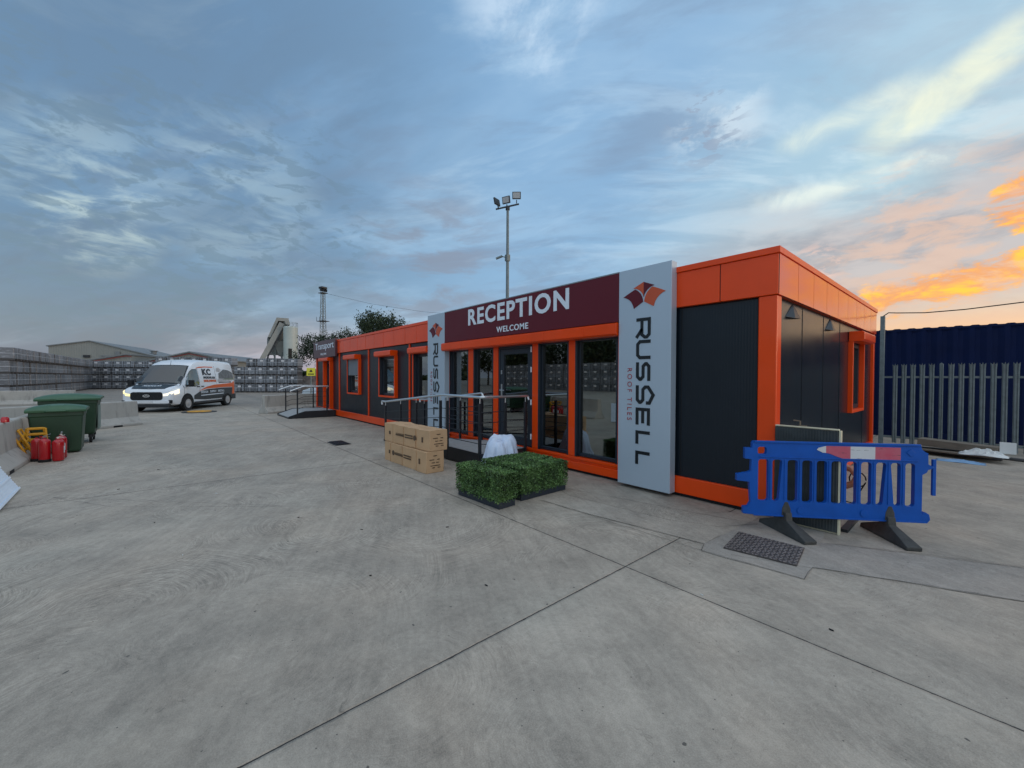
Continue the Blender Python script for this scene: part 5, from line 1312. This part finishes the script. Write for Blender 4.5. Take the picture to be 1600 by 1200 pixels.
def pack(x, y, tier, rz, label, group, sw_=1.0, sh=1.0):
    o = proto if first[0] else copy_tree(proto); first[0] = False
    o.location = (x + random.uniform(-.03, .03), y + random.uniform(-.03, .03), tier * PH * sh); o.rotation_euler = (0, 0, rz + R(random.uniform(-1.2, 1.2))); o.scale = (1, sw_, sh)
    return tagp(o, label, 'tile pack', group)
TIER = ['bottom', 'second', 'third', 'top']
def row(a, c, n, where, group, face, tiers=4, drop=None, sh=1.0, jitter=.0):
    a, c = Vector(a), Vector(c); L = (c - a).length; st_ = L / n; ang = math.atan2((c - a).y, (c - a).x); rz = ang + R(90) * face
    nrm = Vector((math.cos(rz), math.sin(rz))); dr = (c - a) / L
    for k in range(n):
        for ti in range(tiers):
            if drop and drop(k, ti): continue
            p = a + dr * (k + .5) * st_ - nrm * (PD / 2 + (.18 if ti == tiers - 1 else 0)) + nrm * random.uniform(-jitter, jitter)
            pack(p.x, p.y, ti, rz, 'wrapped grey tile pack, %s from left, %s tier, %s' % (ORD[k], TIER[min(ti, 3)], where), group, st_ / PW * (.975 if n < 12 else .93), sh)
row((-46.2, .0), (-42.7, 4.85), 6, 'block right of van', 'tile packs stacked right of the van', -1, drop=lambda k, t_: t_ == 3 and k == 0)
row((-55.2, -6.0), (-51.0, .25), 7, 'block behind van', 'tile packs stacked behind the van', -1, drop=lambda k, t_: t_ < 2 and k > 1, sh=1.07)
row((-67.2, -11.9), (-63.4, -6.0), 6, 'block left of van', 'tile packs stacked left of the van', -1)
row((-67.0, -12.9), (-38.5, -13.7), 19, 'long far-left row', 'tile packs in the long left row', -1)
# row that only the window glass shows, opposite the building: single-mesh packs
q = MB(); q.box(-.56, .56, -.70, .70, .10, .45); q.box(-.55, .55, -.69, .69, .46, .82); q.box(-.56, .56, -.7, .7, 0, .08); q.mi = 1; q.box(.56, .572, -.2, .2, .5, .7)
mp = q.build('tile_pack', [M_ti, M_cd])
for k in range(24):
    for ti in range(4):
        o = mp if (k, ti) == (0, 0) else mp.copy()
        if o is not mp: COL.objects.link(o)
        o.location = (-14 - k * 1.45, -34 + random.uniform(-.05, .05), ti * .84); o.rotation_euler = (0, 0, R(90))
        tagp(o, 'grey tile pack in the row reflected in the reception windows', 'tile pack', 'tile packs opposite the building')

# ================================================================ distant buildings
def gable(name, label, P, wd, dep, eL, peak, eR, fpk, rz, mats, trim=None):
    s = thing(name, label, 'building', (P[0], P[1], 0), rz)
    q = MB(); q.prism([(0, 0), (wd, 0), (wd, eR), (wd * fpk, peak), (0, eL)], lambda u, v: (0, u, v), lambda u, v: (-dep, u, v)); q.build('wall', mats[0], s)
    q = MB(); th = .22
    for a, c in (((-.3, eL - .05), (wd * fpk, peak + .02)), ((wd * fpk, peak + .02), (wd + .3, eR - .05))):
        q.prism([a, c, (c[0], c[1] + th), (a[0], a[1] + th)], lambda u, v: (.3, u, v), lambda u, v: (-dep - .3, u, v))
    q.build('roof', mats[1], s)
    if trim:
        q = MB()
        for a, c in (((-.3, eL - .35), (wd * fpk, peak - .28)), ((wd * fpk, peak - .28), (wd + .3, eR - .35))):
            q.prism([a, c, (c[0], c[1] + .14), (a[0], a[1] + .14)], lambda u, v: (.36, u, v), lambda u, v: (.31, u, v))
        q.build('verge_trim', trim, s)
    return s
wa = gable('warehouse', 'large grey-green gabled warehouse beyond the left tile stacks', (-141.2, -25.8), 24.5, 30, 8.5, 9.9, 5.2, .30, R(-18), (M_cl, M_cr2))
q = MB(); q.box(.02, .4, 9.5, 24.0, 6.3, 6.6); q.box(.05, .3, 12.2, 13.0, 6.6, 7.6); q.build('gutter', M_cr2, wa)
q = MB(); q.box(.02, .3, 6.2, 7.4, 6.0, 6.6); q.build('vent', M_dm, wa)
q = MB(); q.lathe([(.6, 0), (.6, .7), (.9, .75), (.9, .9)], (-6, 17.5, 7.4), 12); q.build('roof_vent', M_cr2, wa)
gable('warehouse', 'low pale shed with a shallow roof at the far left edge', (-151, -46), 24, 20, 5.3, 6.0, 6.4, .8, R(-18), (M_cl, M_cr2))
gable('industrial_shed', 'low shed with a dark red roof edge beyond the van', (-98, -10.2), 16.5, 24, 3.4, 5.9, 4.4, .60, R(-30), (M_cl, M_cr2), M_rt)
gable('industrial_shed', 'grey canopy shed with a red-trimmed sloping roof left of the van', (-104, -19.8), 11, 14, 3.2, 5.4, 5.4, .95, R(-25), (M_cl, M_cr2), M_rt)

# batching plant
bp = thing('conveyor_tower', 'pale industrial tower with a steep covered conveyor above the tile stacks', 'tower', (-100.6, 13.6, 0), R(-8))
M_pc = pm('plant_cladding', (.27, .285, .27), .6, var=.2, scale=.5)
q = MB(); q.prism([(-1.6, 6.5), (2.6, 6.5), (2.6, 13.2), (2.3, 14.6), (.1, 14.6), (-1.6, 10.2)], lambda u, v: (-2, u, v), lambda u, v: (-4, u, v))
q.prism([(-1.6, 10.2), (.1, 14.6), (2.4, 14.6), (2.7, 13.2), (1.9, 13.2), (1.6, 13.9), (.4, 13.9), (-1.0, 10.2)], lambda u, v: (.6, u, v), lambda u, v: (-2, u, v)); q.build('head_house', M_pc, bp)
q = MB(); q.bar((.5, -3.9, 2.6), (.5, 1.1, 13.4), 1.1, 1.0); q.build('conveyor', M_pc, bp)
q = MB(); q.bar((.5, -3.2, 2.4), (.5, 1.7, 12.9), 1.2, .25); q.build('conveyor_truss', M_dm, bp)
q = MB()
for y in (-1.5, -.2, 1.2, 2.5):
    q.bar((-.5, y, 0), (-.5, y, 10), .25); q.bar((-3.5, y, 0), (-3.5, y, 10), .25)
for y in (-1.5, -.2, 1.2):
    q.bar((-.5, y, 2), (-.5, y + 1.3, 5.5), .15); q.bar((-.5, y + 1.3, 5.6), (-.5, y, 9), .15); q.bar((-.5, y, 5.55), (-.5, y + 1.3, 5.55), .2)
q.build('leg_frame', M_gv, bp)
q = MB(); q.hexa([(-.6, .6, 6.2), (-.6, 1.6, 6.2), (-2.6, 1.6, 6.2), (-2.6, .6, 6.2), (.2, -.6, 9.4), (.2, 2.2, 9.4), (-3.4, 2.2, 9.4), (-3.4, -.6, 9.4)]); q.build('hopper', M_pc, bp)
si = thing('silo', 'tall pale cylindrical silo beside the conveyor tower', 'silo', (-98.7, 16.1, 0))
q = MB(); q.lathe([(.4, 2.6), (1.35, 5.0), (1.45, 5.05), (1.45, 12.4), (1.3, 12.65), (.3, 12.8)], n=28); q.build('tank', pm('silo_paint', (.42, .47, .44), .45, var=.1, scale=.6), si, smooth=True, ang=30)
q = MB()
for k in range(4):
    a = R(45 + 90 * k); q.bar((1.35 * math.cos(a), 1.35 * math.sin(a), 0), (1.35 * math.cos(a), 1.35 * math.sin(a), 5.1), .2)
q.build('legs', M_gv, si)
q = MB()
for k in range(10):
    a, c = R(36 * k), R(36 * (k + 1)); q.bar((1.4 * math.cos(a), 1.4 * math.sin(a), 13.5), (1.4 * math.cos(c), 1.4 * math.sin(c), 13.5), .05); q.bar((1.4 * math.cos(a), 1.4 * math.sin(a), 12.5), (1.4 * math.cos(a), 1.4 * math.sin(a), 13.5), .05)
q.build('guard_rail', M_gv, si)

# lattice mast
lm = thing('lattice_mast', 'slim lattice floodlight mast rising behind the far tree', 'mast', (-62.3, 12.7, 0), R(20))
q = MB()
def lw(z): return .42 - .22 * z / 14
for sx, sy in ((-1, -1), (1, -1), (1, 1), (-1, 1)): q.bar((sx * lw(0), sy * lw(0), 0), (sx * lw(14.2), sy * lw(14.2), 14.2), .06)
z = 0; k = 0
while z < 14:
    z1 = min(14.1, z + .75)
    for (ax, ay), (bx_, by_) in (((-1, -1), (1, -1)), ((1, -1), (1, 1)), ((1, 1), (-1, 1)), ((-1, 1), (-1, -1))):
        if k % 2: ax, ay, bx_, by_ = bx_, by_, ax, ay
        q.bar((ax * lw(z), ay * lw(z), z), (bx_ * lw(z1), by_ * lw(z1), z1), .03); q.bar((ax * lw(z), ay * lw(z), z), (bx_ * lw(z), by_ * lw(z), z), .03)
    z = z1; k += 1
q.build('lattice', M_gv, lm)
q = MB(); q.box(-.75, .75, -.55, .55, 9.75, 9.82); q.box(-.5, .5, -.45, .45, 13.9, 13.97)
for x in (-.7, 0, .7): q.bar((x, -.55, 9.8), (x, -.55, 10.4), .04)
q.build('platform', M_dm, lm)
for y, a in ((-.35, 0), (.0, 30), (.35, -25)):
    q = MB(); q.box(-.14, .14, -.20, .20, -.18, .18); q.build('floodlight', M_dm, lm, bevel=.02, loc=(.15, y, 14.35), rot=(0, R(25), R(a)))
q = MB(); q.box(-.4, .4, -.45, .45, 14.55, 14.85); q.build('lamp_head', M_dm, lm, bevel=.05)
tagp(MB().tube([(-62.3, 12.7, 14.0), (-57.6, 18.2, 12.37), (-52.7, 23.9, 11.26), (-49.0, 28.2, 10.81), (-40, 38, 10.6)], .016, 5).build('overhead_cable', M_dm), 'thin wire running right from the lattice mast across the sky', 'cable')

# floodlight pole behind the building
fp = thing('floodlight_pole', 'tall steel pole with three floodlights behind the reception building', 'lamp post', (-13.1, 7.1, 0))
ZP = 9.50
q = MB(); q.tube([(0, 0, 0), (0, 0, ZP)], .10, 12, r2=.058); q.build('pole', M_gv, fp, smooth=True)
q = MB(); q.bar((-.34, -.44, ZP - .10), (.34, .40, ZP + .16), .06); q.lathe([(.10, 0), (.10, .14)], (0, 0, ZP - .12), 10); q.build('crossbar', M_dm, fp)
for (dx_, dy_, dz_), rz_, tl in (((-.31, -.40, .24), R(195), R(75)), ((-.04, -.06, .34), R(-70), R(70)), ((.26, .32, .56), R(-42), R(80))):
    q = MB(); q.box(-.04, .04, -.20, .20, -.16, .16); o = q.build('floodlight', M_dm, fp, bevel=.015, loc=(dx_, dy_, ZP + dz_), rot=(0, R(12), rz_))
    q = MB(); q.box(.041, .046, -.165, .165, -.125, .125); q.build('lens', M_lens, o)
    q = MB(); q.bar((-.02, 0, -.19), (-.02, 0, -.34), .04); q.build('bracket', M_dm, o)
q = MB(); q.bar((0, 0, 7.16), (-.22, -.24, 7.24), .04); q.cyl((-.36, -.40, 7.12), (-.16, -.18, 7.24), .055, 10); q.box(-.09, .09, -.09, .09, 7.0, 7.3); q.build('camera', M_gv, fp, smooth=True)

# warning sign, timber post, rubble, sacks
ss_ = thing('warning_sign', 'yellow warning sign on a thin post left of the Transport door', 'sign', (-26.6, 2.0, 0), R(-15))
q = MB(); q.cyl((0, 0, 0), (0, 0, 1.7), .04, 8); q.build('post', M_gv, ss_)
q = MB(); q.box(.045, .065, -.25, .25, 1.62, 2.12); q.build('board', M_sy, ss_)
q = MB(); q.prism([(-.10, 1.86), (.10, 1.86), (0, 2.04)], lambda u, v: (.066, u, v), lambda u, v: (.072, u, v)); q.build('symbol', M_bl, ss_)
q = MB(); q.box(.066, .071, -.17, .17, 1.70, 1.76); q.build('lettering', M_bl, ss_)
tagp(MB().cyl((-57, 7.2, 0), (-57, 7.2, 5.2), .22, 8).build('timber_post', M_bk), 'dark timber post standing right of the silo behind the tile stacks', 'post')
rr = random.Random(9)
def mound(name, c, rx, ry, h, mat, label, cat, seed, n=26, kind=None):
    rr = random.Random(seed); q = MB()
    G_ = [[None] * (n + 1) for _ in range(n + 1)]
    for i in range(n + 1):
        for j in range(n + 1):
            u, v = i / n * 2 - 1, j / n * 2 - 1; e = max(0, 1 - (u * u + v * v) ** .8)
            G_[i][j] = q.b.verts.new((c[0] + u * rx, c[1] + v * ry, h * e * rr.uniform(.75, 1.15) + .01))
    for i in range(n):
        for j in range(n): q.f([G_[i][j], G_[i + 1][j], G_[i + 1][j + 1], G_[i][j + 1]])
    return tagp(q.build(name, mat), label, cat, kind=kind)
mound('rubble_heap', (-46, 9.5), 6, 5, 2.9, M_ru, 'brownish heap of rubble between the tile stacks and the building', 'rubble heap', 2)
for k, (x, y, s_) in enumerate(((-30.2, 4.2, .75), (-31.0, 3.3, .62), (-29.6, 3.4, .5))):
    q = MB(); rings = []
    for z, r_ in ((.0, .8), (.2, .95), (.6, 1.0), (.85, .9), (1.0, .5), (1.12, .25)):
        rings.append([(x + s_ * r_ * math.cos(a * .4488) * (1 + .12 * math.sin(a * 3 + k)), y + s_ * 1.3 * r_ * math.sin(a * .4488), s_ * z * (1 + .1 * math.sin(a * 2 + k))) for a in range(14)])
    q.loft(rings); tagp(q.build('bulk_sack', M_sk, smooth=True), ['large white bulk sack beyond the far platform', 'white bulk sack left of the largest sack', 'smallest white sack in front of the others'][k], 'sack')

# ================================================================ trees
def tree(loc, h, crown, leaves, ls, label, seed, rz=0, up=.25, group=None, name='tree'):
    """crown: list of (x,y,z,rx,ry,rz) ellipsoids; leaf clumps fill their outer volume"""
    rr = random.Random(seed); s = thing(name, label, 'tree', loc, rz, group)
    q = MB(); base = Vector((0, 0, 0)); q.tube([(0, 0, 0), (.1, 0, h * .25), (0, .1, h * .5), (0, 0, h * .75)], .22 * h / 8, 8, r2=.06)
    tips = []
    for cx, cy, cz, rx, ry, rz_ in crown:
        for _ in range(5):
            a = rr.random() * 6.28; t_ = Vector((cx + rx * .8 * math.cos(a), cy + ry * .8 * math.sin(a), cz + rz_ * rr.uniform(-.1, .85))); st_ = Vector((0, 0, h * rr.uniform(.25, .5)))
            q.tube([st_, st_.lerp(t_, .5) + Vector((0, 0, .2)), t_], .06 * h / 8, 5, r2=.015); tips.append(t_)
    q.build('trunk', M_bk, s)
    q = MB(); clumps = []
    for cx, cy, cz, rx, ry, rz_ in crown:
        n_ = int(24 * rx * ry * rz_ ** .5) + 14
        for _ in range(n_):
            d_ = Vector((rr.gauss(0, 1), rr.gauss(0, 1), rr.gauss(0, 1))).normalized(); r_ = rr.uniform(.55, 1.08)
            clumps.append((Vector((cx + d_.x * rx * r_, cy + d_.y * ry * r_, cz + d_.z * rz_ * r_)), rr.uniform(.22, .5) * (h / 8), Vector((d_.x * .6, d_.y * .6, abs(d_.z) + up)).normalized()))
    per = max(6, leaves // len(clumps))
    for c, r_, od in clumps:
        for _ in range(per):
            p = c + od * rr.uniform(-1, 1.2) * r_ * 1.2 + Vector((rr.gauss(0, r_ * .45), rr.gauss(0, r_ * .45), rr.gauss(0, r_ * .4)))
            dr = (od + Vector((rr.gauss(0, .7), rr.gauss(0, .7), rr.gauss(0, .7)))).normalized(); L_ = ls * rr.uniform(.7, 1.3)
            sd = dr.cross(Vector((rr.gauss(0, 1), rr.gauss(0, 1), rr.gauss(0, 1)))).normalized() * L_ * .3
            q.f([q.b.verts.new(p), q.b.verts.new(p + dr * L_ * .5 + sd), q.b.verts.new(p + dr * L_), q.b.verts.new(p + dr * L_ * .5 - sd)])
    q.build('crown', M_lf, s, fix=False)
    return s
tree((-42.2, 13.1, 0), 9.3, [(0, 0, 6.3, 2.2, 2.2, 1.9), (-.3, -.8, 7.3, 1.5, 1.5, 1.3), (.5, .9, 7.0, 1.5, 1.5, 1.2), (0, 0, 4.2, 1.7, 1.7, 1.5)], 14000, .19, 'dark leafy tree showing above the middle of the orange roof', 11, up=.8)
tree((-50.5, 9.9, 0), 7.4, [(0, 0, 4.9, 2.3, 2.3, 1.6), (-.9, -1.6, 5.2, 1.4, 1.4, 1.0), (1.0, 1.9, 5.9, 1.6, 1.6, 1.1), (-1.0, -2.6, 4.0, .9, 1.1, .9), (0, .6, 2.6, 1.7, 1.6, 1.5)], 13000, .18, 'spreading dark tree at the left end of the building behind the Transport sign', 12)
fr_ = tree((-20, -44, 0), 8.5, [(0, 0, 5.4, 4.2, 3, 2.6), (-3, 0, 4.8, 2.6, 2.2, 2.0), (3.4, 0, 5.8, 2.6, 2.2, 2.2)], 5200, .42, 'broad tree in the belt mirrored in the reception windows', 21, group='trees opposite the building')
for k, (x, y, s_) in enumerate(((-29, -46, .9), (-37, -44, 1.15), (-46, -47, .95), (-56, -45, 1.2), (-66, -46, 1.0), (-11, -45, .85))):
    o = copy_tree(fr_); o.location = (x, y, 0); o.rotation_euler = (0, 0, k * 1.3); o.scale = (s_, s_, s_)
# far belt of trees closing the horizon
rr = random.Random(4); q = MB()
for i in range(5200):
    a = rr.uniform(R(105), R(215)); rad = rr.uniform(210, 235); hmax = 4.5 + 2.2 * math.sin(a * 17) + 1.2 * math.sin(a * 41)
    p = Vector((rad * math.cos(a), rad * math.sin(a), rr.uniform(0, max(1.5, hmax)))); L_ = rr.uniform(1.0, 2.2)
    u = Vector((rr.gauss(0, 1), rr.gauss(0, 1), rr.gauss(0, 1))).normalized(); v = u.cross(Vector((rr.gauss(0, 1), rr.gauss(0, 1), rr.gauss(0, 1)))).normalized()
    q.f([q.b.verts.new(p + u * L_), q.b.verts.new(p + v * L_), q.b.verts.new(p - u * L_), q.b.verts.new(p - v * L_)])
tagp(q.build('tree_belt', M_lf, fix=False), 'low dark belt of far-off trees along the horizon', 'woodland', kind='stuff')

# small litter on the concrete: twigs and leaves
rr = random.Random(8)
lit = [(-5.1, -4.6), (-4.2, -5.2), (-3.4, -4.0), (-2.6, -3.6), (-3.0, -5.0), (-1.6, -3.9), (-.9, -3.3), (-2.1, -2.9), (.2, -2.2), (.9, -2.0), (-6.2, -5.6), (-7.4, -5.2)]
for k, (x, y) in enumerate(lit):
    q = MB(); a = rr.random() * 3.14; L_ = rr.uniform(.008, .019); wd = L_ * rr.uniform(.2, .5)
    c_, s_ = math.cos(a), math.sin(a)
    P = [(x + u * c_ - v * s_, y + u * s_ + v * c_) for u, v in ((-L_, 0), (-L_ * .3, wd), (L_ * .6, wd * .7), (L_, 0), (L_ * .3, -wd), (-L_ * .5, -wd * .8))]
    q.xy(P, .001, .005 + rr.random() * .004)
    tagp(q.build('leaf_scrap', M_dk if k % 4 else M_bld), 'tiny dark scrap of dead leaf lying on the bare concrete' if k % 4 else 'tiny pale scrap of litter lying on the bare concrete', 'litter', 'dark scraps on the concrete' if k % 4 else 'pale scraps on the concrete')
